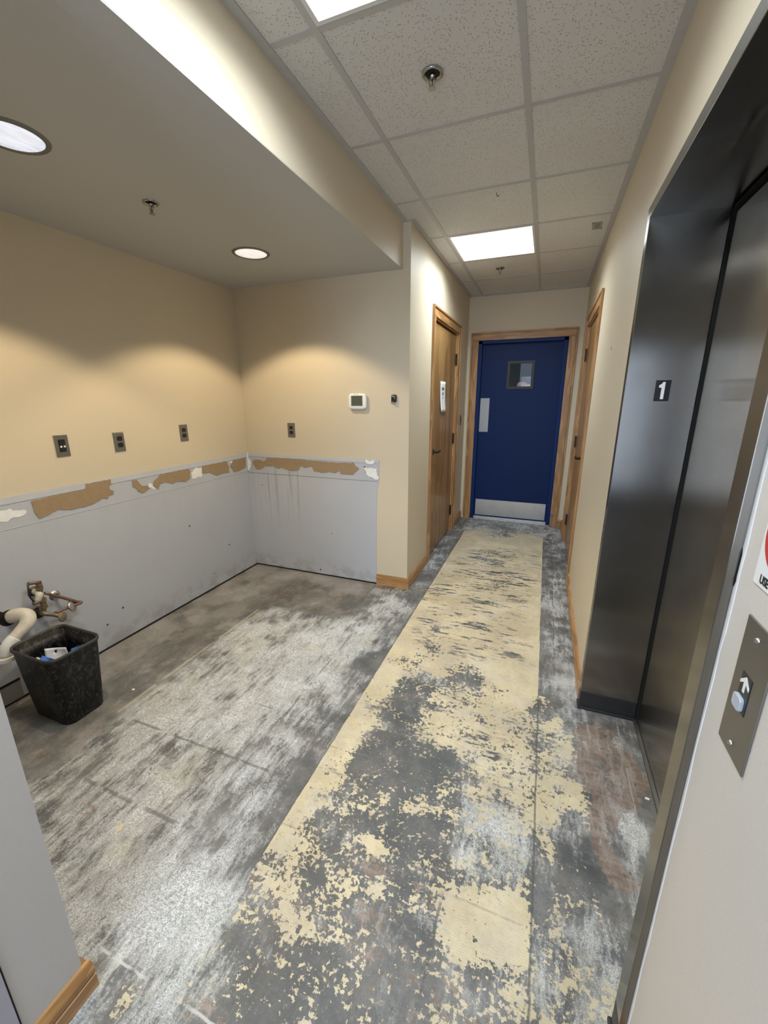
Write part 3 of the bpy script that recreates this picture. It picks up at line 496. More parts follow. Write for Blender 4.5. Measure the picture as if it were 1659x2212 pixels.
# ------------------------------------------------------------------ walls
Z0 = -.02
def wall(name, boxes, mat=None): return structure(obj(name, B(*boxes), mat or M_WALL))
wl = wall('wall_left', [(XA-.12, XA, YW-.1, YA+.12, Z0, 2.75)])
wb = wall('wall_back', [(XA, XL-.12, YA, YA+.12, Z0, 2.75)])
wall('wall_hall_left', [(XL-.12, XL, YA, 3.60, Z0, 2.75), (XL-.12, XL, 4.60, YE+.0, Z0, 2.75), (XL-.12, XL, 3.60, 4.60, 2.17, 2.75)])
wall('wall_hall_end', [(XL-.12, -.835, YE, YE+.14, Z0, 2.75), (.178, XR+.12, YE, YE+.14, Z0, 2.75), (-.835, .178, YE, YE+.14, 2.18, 2.75)])
wall('wall_right', [(XR, XR+.14, 2.00, 3.58, Z0, 2.75), (XR, XR+.14, 4.64, YE, Z0, 2.75), (XR, XR+.14, 3.58, 4.64, 2.17, 2.75),
                    (XR, XR+.14, .762, 2.00, 2.186, 2.75)])
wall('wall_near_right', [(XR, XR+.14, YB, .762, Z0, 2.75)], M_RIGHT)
wn = wall('wall_near_left', [(XA-.12, XB, YB, YW, Z0, 2.75)], M_NEAR)
wall('wall_near_back', [(XB-.02, -.83, YB-.12, YB, Z0, 2.75), (.15, XR+.14, YB-.12, YB, Z0, 2.75), (-.83, .15, YB-.12, YB, 2.2, 2.75)])
_bm = bmesh.new(); _e = [(.7525, z_*.05) for z_ in range(2, 44)]; _f = [(.7455 + random.uniform(-.0022, .0022) - (.003 if 22 < z_ < 34 else 0), z_*.05 + random.uniform(-.012, .012)) for z_ in range(43, 1, -1)]
prism(_bm, [(XR, a_, b_) for a_, b_ in _e + _f], (-.0012, 0, 0)); structure(obj('trim_paint_edge', _bm, M_PLASTER))
structure(obj('trim_edge_gap', prism(bmesh.new(), [(XR-.0012, .7520, 1.22), (XR-.0012, .7522, 1.285), (XR-.0012, .7488, 1.275), (XR-.0012, .7495, 1.24), (XR-.0012, .7483, 1.23)], (-.0006, 0, 0)), M_DARK))
# unseen glazed entrance, added behind the photographer as a way in for daylight
d4 = structure(empty('added_door', (-.34, YB-.06, 0)))
obj('door_frame', B((-.83, -.76, YB-.1, YB-.02, 0, 2.2), (.08, .15, YB-.1, YB-.02, 0, 2.2), (-.76, .08, YB-.1, YB-.02, 2.12, 2.2), (-.76, .08, YB-.1, YB-.02, 0.003, .16)), M_BRONZE, d4)
GL = Mat('clear_glass'); tr = GL.n('ShaderNodeBsdfTransparent'); gs = GL.n('ShaderNodeBsdfGlossy', i_Roughness=.02); mx = GL.n('ShaderNodeMixShader', i_0=.006)
GL.put(mx.inputs[1], tr.outputs[0]); GL.put(mx.inputs[2], gs.outputs[0]); GL.t.links.new(mx.outputs[0], GL.t.nodes['Material Output'].inputs[0]); M_GLASS = GL.m
obj('door_glass', B((-.76, .08, YB-.065, YB-.055, .16, 2.12)), M_GLASS, d4)
# bulkhead and soffit over the alcove
structure(obj('trim_bulkhead', B((XB-.1, XB, YW, YA, HS, 2.75)), M_WALL))
so = structure(obj('ceiling_soffit', B((XA, XB-.1, YW, YA, HS, HS+.05)), M_SOFFIT))
# the soffit's underside continues below the bulkhead
structure(obj('ceiling_soffit_edge', B((XB-.1, XB-.0005, YW, YA, HS-.003, HS-.0002)), M_SOFFIT))

# bare wallboard where the counter stood, torn paper and plaster on it
def jag(pts, amp=.004, step=.012):
    out = []; n = len(pts)
    for i in range(n):
        a, b = Vector(pts[i]), Vector(pts[(i+1) % n]); L = (b-a).length; k = max(1, int(L/step)); nn = Vector((-(b-a).y, (b-a).x)).normalized() if L > 0 else Vector((0, 0))
        for j in range(k): out.append(a.lerp(b, j/k) + nn*random.uniform(-amp, amp)*(j > 0))
    return out
def on_left(pts, d, t): return lambda bm: prism(bm, [(XA+d, p[0], p[1]) for p in pts], (t, 0, 0))
def on_back(pts, d, t): return lambda bm: prism(bm, [(p[0], YA-d, p[1]) for p in pts], (0, -t, 0))
def patch(name, f, mat, parent):
    bm = bmesh.new(); f(bm); return obj(name, bm, mat, parent)
lb = [(YW+.001, .12), (.997, .12), (1.0, .012), (YA-.0005, .012), (YA-.0005, 1.052), (YW+.001, 1.052)]
patch('bare_wallboard', on_left(lb, 0.0005, .0025), M_BOARD, wl)
obj('sill_board', B((XA+.001, XA+.004, YW+.001, 1.0, .008, .108)), M_CONC, wl)
obj('floor_gap', B((XA+.0005, XA+.006, .38, YA-.002, .0005, .0105)), M_DARK, wl); obj('board_gap', B((XA+.0005, XA+.006, YW+.001, 1.0, .108, .1205)), M_DARK, wl)
bb = jag([(XA+.002, .012), (-1.205, .012), (-1.200, .5), (-1.193, .80), (-1.178, .88), (-1.172, 1.052), (XA+.002, 1.052)], .0012, .03)
patch('bare_wallboard', on_back(bb, .0005, .0025), M_BOARD, wb)
obj('floor_gap', B((XA+.01, -1.205, YA-.005, YA-.0005, .0005, .0115)), M_DARK, wb)
obj('paint_band', B((XA+.003, XA+.0052, YW+.001, YA-.003, 1.018, 1.051)), M_BOARDLIGHT, wl)
obj('paint_band', B((XA+.003, -1.176, YA-.0052, YA-.003, 1.026, 1.051)), M_BOARDLIGHT, wb)
obj('backsplash_line', B((XA+.003, -1.187, YA-.0046, YA-.003, .881, .8835)), M_CONC, wb)
obj('backsplash_line', B((XA+.003, XA+.0045, YW+.001, YA-.003, .893, .8950)), M_BOARDLIGHT, wl)
obj('corner_bead', B((XA+.003, XA+.012, YA-.012, YA-.003, .9, 1.053)), M_PLASTER, wb)
LP = [
 [(1.234, 1.009), (1.334, 1.015), (1.507, 1.017), (1.512, 1.045), (1.603, 1.046), (1.665, 1.046), (1.663, 1.016), (1.646, 1.008), (1.649, 0.985), (1.671, 0.97), (1.665, 0.952), (1.638, 0.953), (1.628, 0.934), (1.598, 0.944), (1.563, 0.932), (1.515, 0.922), (1.411, 0.918), (1.35, 0.94), (1.292, 0.918), (1.251, 0.914), (1.237, 0.954)],
 [(1.801, 1.014), (1.83, 1.014), (1.845, 0.991), (1.858, 0.97), (1.902, 0.959), (1.916, 0.94), (1.884, 0.925), (1.854, 0.919), (1.829, 0.937), (1.822, 0.959), (1.797, 0.975)],
 [(2.009, 1.016), (2.259, 1.015), (2.27, 0.993), (2.257, 0.942), (2.215, 0.927), (2.141, 0.944), (2.098, 0.934), (2.05, 0.958), (1.999, 0.956), (1.983, 0.921), (1.942, 0.951), (1.954, 0.981), (1.98, 0.992)],
 [(2.387, 1.016), (2.65, 1.018), (2.675, 0.966), (2.667, 0.922), (2.6, 0.926), (2.529, 0.919), (2.458, 0.956), (2.382, 0.963)],
 [(2.733, 1.017), (2.891, 1.014), (2.88, 0.935), (2.807, 0.919), (2.728, 0.914), (2.689, 0.971)]]
for q in LP: patch('torn_paper_patch', on_left(jag(q, .003), .0055, .0008), M_BROWN, wl)
RP = [(-2.379, 0.979), (-2.347, 1.0), (-2.293, 1.003), (-2.26, 0.985), (-2.221, 1.019), (-2.015, 1.024), (-1.894, 1.022), (-1.65, 1.015), (-1.547, 1.014), (-1.387, 1.02), (-1.378, 0.998), (-1.344, 0.977), (-1.369, 0.953), (-1.4, 0.924), (-1.51, 0.922), (-1.519, 0.949), (-1.561, 0.928), (-1.622, 0.934), (-1.675, 0.924), (-1.759, 0.93), (-1.778, 0.972), (-1.811, 0.965), (-1.844, 0.954), (-1.881, 0.971), (-1.911, 0.931), (-1.973, 0.923), (-2.023, 0.929), (-2.078, 0.946), (-2.113, 0.934), (-2.169, 0.955), (-2.252, 0.946), (-2.29, 0.919), (-2.344, 0.916)]
patch('torn_paper_patch', on_back(jag(RP, .003), .0055, .0008), M_BROWN, wb)
for q in ([(.96, .985), (1.14, 0.995), (1.207, 0.961), (1.169, 0.943), (1.05, 0.937), (.95, 0.94)], [(2.325, 1.014), (2.385, 0.999), (2.373, 0.94), (2.282, 0.935), (2.275, 0.981)], [(1.92, .975), (1.945, .96), (1.96, .93), (1.90, .94)], [(2.69, 1.01), (2.72, 1.01), (2.71, .96)]):
    patch('plaster_smear', on_left(jag(q, .008, .015), .0035, .0008), M_PLASTER, wl)
for q in ([(-1.30, .985), (-1.25, .99), (-1.19, .985), (-1.18, .90), (-1.22, .905), (-1.28, .935)], [(-1.29, 1.045), (-1.21, 1.045), (-1.22, 1.02), (-1.28, 1.02)], [(-2.424, 1.0), (-2.39, 1.01), (-2.395, .93), (-2.424, .92)]):
    patch('plaster_smear', on_back(jag(q, .008, .015), .0060, .0008), M_PLASTER, wb)

# ------------------------------------------------------------------ baseboards (grooved oak)
def base_profile(h=.092, t=.017):
    return [(0, 0), (t, 0), (t, .044), (t-.006, .046), (t-.006, .050), (t-.001, .052), (t, h-.022), (t-.005, h-.010), (t-.009, h), (0, h)]
def baseboard(name, a, b, out, mat):
    """a->b along the wall foot, out = unit vector into the room"""
    bm = bmesh.new(); a = Vector(a); b = Vector(b); o = Vector(out)
    prism(bm, [a + o*p + Vector((0, 0, q)) for p, q in base_profile()], b-a); return structure(obj(name, bm, mat))
baseboard('baseboard_back', (-1.199, YA, 0), (XL+.017, YA, 0), (0, -1, 0), M_OAKX)
baseboard('baseboard_hall_left', (XL, YA, 0), (XL, 3.519, 0), (1, 0, 0), M_OAKY)
baseboard('baseboard_hall_far_left', (XL, 4.681, 0), (XL, YE, 0), (1, 0, 0), M_OAKY)
baseboard('baseboard_right', (XR, 2.012, 0), (XR, 3.499, 0), (-1, 0, 0), M_OAKY)
baseboard('baseboard_far_right', (XR, 4.721, 0), (XR, YE, 0), (-1, 0, 0), M_OAKY)
baseboard('baseboard_end', (.249, YE, 0), (XR-.017, YE, 0), (0, -1, 0), M_OAKX)
baseboard('baseboard_near_right', (XR, YB, 0), (XR, .748, 0), (-1, 0, 0), M_OAKY)
baseboard('baseboard_near_left', (XB, .255, 0), (XB, YW+.017, 0), (1, 0, 0), M_OAKY)
baseboard('baseboard_near_return', (XB, YW, 0), (XB-.05, YW, 0), (0, 1, 0), M_OAKX)
# painted door frame just outside the near left edge
structure(obj('trim_near_left', B((XB, XB+.004, .12, .243, .0, 2.1)), M_TRIMPAINT))
structure(obj('trim_caulk', B((XB, XB+.0015, .243, .2465, .0, 2.1)), M_DARK))

# ------------------------------------------------------------------ ceiling grid and tiles
cg = structure(obj('ceiling', B((XB-.1, XR+.12, YB-.1, YE+.1, HC+.10, HC+.14)), M_TBAR))
tb = bmesh.new(); W2 = .012
ys = [T0 + .6096*k for k in range(-7, 7)]
lines_y = [y for y in ys if YB < y < YE]
for gx in (G1, G2): box(tb, gx-W2, gx+W2, YB, YE, HC-.001, HC+.03)
for y in lines_y: box(tb, XB, XR, y-W2, y+W2, HC-.0004, HC+.03)
obj('ceiling_grid', tb, M_TBAR, cg)
obj('wall_angle', B((XB, XB+.034, YB, YA, HC-.003, HC+.01), (XL, XL+.03, YA, YE, HC-.003, HC+.01), (XR-.032, XR, YB, YE, HC-.003, HC+.01), (XL, XR, YE-.024, YE, HC-.0032, HC+.01), (XB, XL+.03, YA-.024, YA, HC-.0032, HC+.01)), plain('wall_angle_metal', (.46, .455, .44), .6), cg)
cells = [YB] + lines_y + [YE]
LIGHTS = [(-1.58+.0, None), (0, None)]
light_rows = [i for i in range(len(cells)-1) if abs((cells[i+1]) - T0) < .01 or abs(cells[i] - (T0+3*.6096)) < .01 or abs(cells[i+1]-(T0-3*.6096)) < .01]
for i in range(len(cells)-1):
    ya, yb = cells[i]+W2*.9, cells[i+1]-W2*.9
    left = XB+.034 if cells[i] < YA-.3 else XL+.03
    for xa_, xb_, lit in ((left-.004, G1-W2*.9, 0), (G1+W2*.9, G2-W2*.9, 1), (G2+W2*.9, XR-.03, 0)):
        if lit and i in light_rows: continue
        if cells[i] < YA < cells[i+1] and not lit and xb_ < G1:
            obj('ceiling_tile', B((xa_, xb_, ya, yb, HC+.002, HC+.016), (XB+.02, xa_, ya, YA, HC+.002, HC+.016)), M_TILE, cg); continue
        obj('ceiling_tile', B((xa_, xb_, ya, yb, HC+.0015+random.uniform(0, .0012), HC+.016)), M_TILE, cg)
M_LENS = emitter('led_panel_lens', (.93, .98, 1.0), 3.2)
M_LENSFRAME = plain('white_light_frame', (.70, .71, .70), .4)
lab = {0: 'bright square panel light behind the photographer', 1: 'bright square ceiling panel light cut by top edge of photo, near the sprinkler', 2: 'bright square ceiling panel light nearest the blue door'}
for k, i in enumerate(light_rows):
    ya, yb = cells[i]+W2, cells[i+1]-W2; xm, ym = (G1+G2)/2, (ya+yb)/2
    t = thing('ceiling_light', lab[k], 'ceiling light', (xm, ym, HC), 'square ceiling panel lights')
    x0_, x1_ = G1+W2, G2-W2; f = .014
    obj('light_frame', B((x0_, x0_+f, ya, yb, HC-.002, HC+.03), (x1_-f, x1_, ya, yb, HC-.002, HC+.03), (x0_+f, x1_-f, ya, ya+f, HC-.002, HC+.03), (x0_+f, x1_-f, yb-f, yb, HC-.002, HC+.03)), M_LENSFRAME, t)
    obj('light_lens', B((x0_+f, x1_-f, ya+f, yb-f, HC+.002, HC+.02)), M_LENS, t)
    area('panel_lamp', (xm, ym, HC-.006), (0, 0, 0), .55, .55, P_PANEL, C_PANEL).data.spread = math.radians(153)

# ------------------------------------------------------------------ recessed downlights in the soffit
M_REFL = plain('downlight_reflector', (.75, .75, .76), .25, .6, .25, 25)
M_RING = plain('downlight_trim_ring', (.20, .19, .175), .4, .5)
M_DLAMP = emitter('downlight_lens', (1.0, .93, .86), 1.15)
def downlight(y, label, tint):
    x = -1.74; t = thing('recessed_downlight', label, 'ceiling light', (x, y, HS), 'round downlights in the soffit')
    bm = open_lathe(bmesh.new(), [(.092, -.001), (.094, -.006), (.106, -.005), (.110, -.0005)], (x, y, HS), (0, 0, 1), 48); obj('trim_ring', bm, M_RING, t, True)
    dm = Mat('downlight_diffuser'); q = dm.pos(); streak = dm.noise(dm.map(q, (3, .6, 1)), 22, 4, .6); dm.set(Base_Color=(.8, .8, .8), Emission_Color=dm.mix(dm.smooth(streak, .4, .65), tuple(v*.80 for v in tint), tint), Emission_Strength=.72, Roughness=.3)
    bm = lathe(bmesh.new(), [(.0, -.004), (.05, -.0036), (.0925, -.0022), (.0925, -.0005)], (x, y, HS), (0, 0, 1), 48); obj('diffuser', bm, dm.m, t, True)
    l = bpy.data.lights.new('downlight_lamp', 'SPOT'); l.energy = P_DOWN; l.color = C_DOWN; l.spot_size = math.radians(116); l.spot_blend = .26; l.shadow_soft_size = .035
    o = bpy.data.objects.new('downlight_lamp', l); o.location = (x, y, HS-.012); COL.objects.link(o)
downlight(2.29, 'small round recessed downlight near the far alcove corner', (1.0, .93, .87))
downlight(1.07, 'round recessed downlight cut off at left edge of photo', (.80, .86, 1.0))

# ------------------------------------------------------------------ sprinklers
def sprinkler(x, y, z, label, r=.036):
    t = thing('fire_sprinkler', label, 'sprinkler', (x, y, z), 'ceiling fire sprinklers'); ax = (0, 0, -1)
    obj('escutcheon', open_lathe(bmesh.new(), [(r, 0), (r, .003), (r*.92, .006), (r*.70, .004), (r*.62, -.012)], (x, y, z), ax, 32), M_CHROMEH, t, True)
    obj('recess_cup', lathe(bmesh.new(), [(0, -.0005), (r*.66, -.0005), (r*.66, .0012)], (x, y, z), ax, 24), M_DARK, t)
    bm = lathe(bmesh.new(), [(.009, -.002), (.009, .010), (.0065, .012), (.0065, .016), (0, .016)], (x, y, z), ax, 16)
    obj('sprinkler_body', bm, M_CHROMEH, t, True)
    bm = tube(bmesh.new(), [(x-.007, y, z-.012), (x-.012, y, z-.024), (x-.003, y, z-.040)], .0022, 8); tube(bm, [(x+.007, y, z-.012), (x+.012, y, z-.024), (x+.003, y, z-.040)], .0022, 8)
    obj('frame_arms', bm, M_CHROMEH, t, True)
    obj('heat_bulb', tube(bmesh.new(), [(x, y, z-.015), (x, y, z-.037)], .002, 8, 1), M_BRONZE, t, True)
    bm = lathe(bmesh.new(), [(0, .038), (.005, .038), (.005, .043), (.0135, .044), (.0135, .0455), (0, .0455)], (x, y, z), ax, 16); obj('deflector', bm, M_CHROMEH, t)
sprinkler(-1.725, 1.59, HS, 'fire sprinkler in the plain soffit between the two round downlights', .034)
sprinkler(-.490, 1.757, HC-.001, 'large-looking fire sprinkler in the tile nearest the cut-off panel light', .038)
sprinkler(-.50, 4.175, HC-.001, 'tiny distant fire sprinkler in the tile beyond the far panel light', .038)

# small label card and hook on the ceiling tiles
t = thing('ceiling_label', 'small grey label card fixed to the ceiling tile by right wall', 'label', (.205, 3.47, HC))
pts = [(.17, 3.405), (.232, 3.405), (.242, 3.535), (.18, 3.535)]
obj('label_card', prism(bmesh.new(), [(a, b, HC+.0012) for a, b in pts], (0, 0, -.0022)), plain('label_card_grey', (.33, .32, .30), .7), t)
obj('label_print', B(*[(.192, .222, 3.425+.016*k, 3.431+.016*k, HC-.0014, HC-.0009) for k in range(6)]), plain('label_print_grey', (.15, .14, .12), .8), t)
for q_ in ((.172, .184, 3.406, 3.416), (.228, .241, 3.524, 3.533)): obj('corner_mark', B(q_ + (HC-.0016, HC-.0009)), M_BLACK, t)
t = obj('ceiling_hook', tube(bmesh.new(), [(-.375, 2.748, HC+.002), (-.375, 2.748, HC-.010), (-.367, 2.75, HC-.017), (-.360, 2.75, HC-.010)], .0016, 8), M_BLACK)
tag(t, 'tiny dark wire hook stuck in a ceiling tile', 'hook')

# ------------------------------------------------------------------ doors
def casing(parent, axis, c, out, a0, a1, top, w, mats):
    """flat casing with raised outer bead round an opening; axis 'y' = wall is x=c, 'x' = wall is y=c"""
    def bx(u0, u1, v0, v1, d0, d1):
        lo, hi = sorted((c+out*d0, c+out*d1))
        return (lo, hi, u0, u1, v0, v1) if axis == 'y' else (u0, u1, lo, hi, v0, v1)
    bd = .017
    def legs(s, e, sgn):   # s inner edge, e outer edge
        lo, hi = sorted((s, e-sgn*bd)); lo2, hi2 = sorted((e-sgn*bd, e)); g = sgn*.006; lo3, hi3 = sorted((s, s+g))
        return [bx(lo, hi, 0, top-w+.0, 0, .012), bx(lo2, hi2, 0, top, 0, .020)]
    obj('casing', B(*legs(a0+w, a0, -1)), mats[0], parent, bevel=.003); obj('casing', B(*legs(a1-w, a1, 1)), mats[0], parent, bevel=.003)
    obj('casing', B(bx(a0+bd, a1-bd, top-w, top-bd, 0, .012), bx(a0+bd, a1-bd, top-bd, top, 0, .020)), mats[1], parent, bevel=.003)
def lever(parent, x, y, z, out, along):
    """dark lever handle on a wall x plane; out = +-1 into room, along = +-1 along y"""
    bm = lathe(bmesh.new(), [(0, 0), (.031, 0), (.031, .006), (.027, .010), (.012, .012), (.0105, .052), (0, .054)], (x, y, z), (out, 0, 0), 28)
    h = obj('door_handle', bm, M_BRONZE, parent, True, )
    bm = tube(bmesh.new(), [(x+out*.046, y-along*.006, z), (x+out*.050, y+along*.02, z), (x+out*.050, y+along*.075, z), (x+out*.047, y+along*.115, z)], [.011, .0105, .0095, .0085], 12)
    obj('lever', bm, M_BRONZE, h, True)
def hinge(parent, x, y, z, out, h=.115):
    bm = lathe(bmesh.new(), [(0, 0), (.0075, 0), (.0075, h), (0, h)], (x+out*.006, y, z-h/2), (0, 0, 1), 12); box(bm, min(x, x+out*.003), max(x, x+out*.003), y-.022, y+.016, z-h/2, z+h/2)
    obj('hinge', bm, M_BRONZE, parent)
# left hall door
d = structure(empty('door_2', (XL, 4.1, 0)))
casing(d, 'y', XL, 1, 3.517, 4.683, 2.252, .083, (M_OAKZ, M_OAKY))
obj('door_jamb', B((XL-.12, XL, 3.60, 3.612, 0, 2.169), (XL-.12, XL, 4.588, 4.60, 0, 2.169), (XL-.12, XL, 3.612, 4.588, 2.157, 2.169)), M_OAKZ, d)
obj('door_slab', B((XL-.062, XL-.018, 3.615, 4.585, .012, 2.14)), M_DOORWOOD, d)
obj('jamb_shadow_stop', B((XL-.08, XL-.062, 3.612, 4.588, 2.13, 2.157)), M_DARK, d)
lever(d, XL-.018, 3.70, 1.03, 1, 1)
for z in (1.91, 1.08, .25): hinge(d, XL-.014, 4.588, z, 1)
# notice taped on it
t = thing('paper_notice', 'white paper notice with black print taped on the left wooden door', 'notice', (XL-.014, 4.04, 1.52))
bm = bmesh.new(); NY, NZ = 5, 10; g = []
for j in range(NZ+1):
    row = []
    for i in range(NY+1):
        v = j/NZ; u = i/NY; row.append(bm.verts.new((XL-.0165+.004*(abs(u-.5)*2)**2*(1-v)+.012*(1-v)**4, 3.935+.216*u, 1.383+.285*v)))
    g.append(row)
for j in range(NZ):
    for i in range(NY): bm.faces.new((g[j][i], g[j][i+1], g[j+1][i+1], g[j+1][i]))
o = obj('paper_sheet', bm, M_PAPER, t, True); sm_ = o.modifiers.new('solid', 'SOLIDIFY'); sm_.thickness = .0006
for z, ww, col in ((1.60, .10, M_BLACK), (1.553, .07, plain('grey_print', (.16, .18, .18), .8)), (1.507, .075, M_BLACK)):
    yc = 4.04; bs = []
    n = 5 if ww > .08 else 4
    for k in range(n):
        a = yc-ww/2+ww*k/n; bs += [(XL-.0158, XL-.0146, a, a+.006, z-.013, z+.013), (XL-.0158, XL-.0146, a, a+ww/n-.005, z+.008, z+.013), (XL-.0158, XL-.0146, a, a+ww/n-.005, z-.003, z+.002)]
        if k % 2: bs.append((XL-.0158, XL-.0146, a, a+ww/n-.005, z-.013, z-.008))
    obj('printed_line', B(*bs), col, t)
# right hall door
d = structure(empty('door_3', (XR, 4.1, 0)))
casing(d, 'y', XR, -1, 3.497, 4.723, 2.252, .083, (M_OAKZ, M_OAKY))
obj('door_jamb', B((XR, XR+.14, 3.58, 3.592, 0, 2.169), (XR, XR+.14, 4.628, 4.64, 0, 2.169), (XR, XR+.14, 3.592, 4.628, 2.157, 2.169)), M_OAKZ, d)
obj('door_slab', B((XR+.012, XR+.056, 3.595, 4.625, .012, 2.14)), M_DOORWOOD, d)
lever(d, XR+.012, 3.70, 1.03, -1, 1)
for z in (1.91, 1.08, .25): hinge(d, XR+.008, 4.628, z, -1)
# blue end door
d = structure(empty('door_1', (-.33, YE, 0)))
casing(d, 'x', YE, -1, -.895, .249, 2.246, .088, (M_OAKZ, M_OAKX))
obj('door_frame', B((-.806, -.765, YE-.006, YE+.14, 0, 2.152), (.118, .153, YE-.006, YE+.14, 0, 2.152), (-.806, .153, YE-.006, YE+.14, 2.122, 2.152),
                    (-.835, -.806, YE+.001, YE+.14, 0, 2.18), (.153, .178, YE+.001, YE+.14, 0, 2.18), (-.806, .153, YE+.001, YE+.14, 2.152, 2.18)), M_BLUEF, d)
wx0, wx1, wz0, wz1 = -.455, -.180, 1.625, 1.915; ys0, ys1 = YE+.045, YE+.09
sl = obj('door_slab', B((-.763, wx0, ys0, ys1, .03, 2.118), (wx1, .116, ys0, ys1, .03, 2.118), (wx0, wx1, ys0, ys1, .03, wz0), (wx0, wx1, ys0, ys1, wz1, 2.118)), M_BLUE, d)
M_WINF = plain('dark_window_frame', (.014, .016, .020), .5)
f = .030; wf = obj('window_frame', B((wx0-.012, wx0+f-.012, ys0-.010, ys0+.02, wz0-.012, wz1+.012), (wx1-f+.012, wx1+.012, ys0-.010, ys0+.02, wz0-.012, wz1+.012), (wx0+f-.012, wx1-f+.012, ys0-.010, ys0+.02, wz0-.012, wz0+f-.012), (wx0+f-.012, wx1-f+.012, ys0-.010, ys0+.02, wz1-f+.012, wz1+.012)), M_WINF, d)
obj('window_glass', B((wx0+.005, wx1-.005, ys0+.022, ys0+.027, wz0+.005, wz1-.005)), M_GLASS, d)
obj('push_plate', B((-.757, -.650, ys0-.003, ys0-.0002, 1.112, 1.512)), M_PLATE, d)
kp = obj('kick_plate', B((-.748, .100, ys0-.003, ys0-.0002, .05, .257)), M_KICK, d)
bm = bmesh.new()
for sx_, sz_ in ((-.73, .24), (.08, .24), (-.73, .07), (.08, .07), (-.33, .24), (-.33, .07)): lathe(bm, [(0, 0), (.006, 0), (.004, .002), (0, .0025)], (sx_, ys0-.003, sz_), (0, -1, 0), 10)
obj('screw', bm, M_CHROME, kp)
obj('door_sweep', B((-.763, .116, ys0-.006, ys0+.04, .012, .034)), M_KICK, d)
obj('threshold', B((-.806, .153, YE-.01, YE+.14, 0.0005, .010)), M_CHROME, d)
s = obj('window_sticker', B((-.262, -.192, ys0+.0205, ys0+.0215, 1.643, 1.668)), M_PAPER); tag(s, 'small white sticker in lower corner of the blue door window', 'sticker')
s = obj('tape_scrap', prism(bmesh.new(), [(.160, YE-.0125, .145), (.190, YE-.0125, .150), (.196, YE-.0125, .128), (.178, YE-.0125, .118), (.165, YE-.0125, .132)], (0, -.001, 0)), M_TAPE)
tag(s, 'blue tape scrap stuck low on the oak casing right of blue door', 'tape')
# wall switch far left
t = thing('toggle_switch', 'dark toggle switch seen edge-on beyond the left wooden door', 'switch', (XL, 4.9, 1.265))
obj('cover_plate', B((XL, XL+.005, 4.866, 4.936, 1.208, 1.322)), M_PLATE, t, bevel=.002); obj('toggle', prism(bmesh.new(), [(XL+.004, 4.895, 1.255), (XL+.004, 4.895, 1.275), (XL+.018, 4.895, 1.284), (XL+.018, 4.895, 1.276)], (0, .010, 0)), M_BLACK, t)

# ------------------------------------------------------------------ stairwell beyond the blue door, and the person in it
WR = wall_paint('stairwell_grey_paint', (.24, .25, .26), .7); WR2 = wall_paint('stairwell_pale_paint', (.38, .41, .45), .7)
structure(obj('wall_beyond', B((-2.2, -2.1, 5.31, 9.0, 0, 2.9), (-.47, -.41, 7.7, 8.45, 0, 2.9), (-2.1, -.41, 8.45, 8.55, 0, 2.9)), WR))
structure(obj('wall_beyond_right', B((-.47, 1.2, 7.6, 7.7, 0, 2.9), (1.1, 1.2, 5.31, 7.6, 0, 2.9)), WR2))
structure(obj('ceiling_beyond', B((-2.2, 1.2, 5.31, 9, 2.9, 2.95)), WR)); structure(obj('floor_beyond', B((-2.2, 1.2, 5.46, 9, -.02, 0)), WR))
area('stairwell_lamp', (-.75, 6.3, 2.85), (0, 0, 0), .4, .4, 6.0, (.85, .93, 1.0))
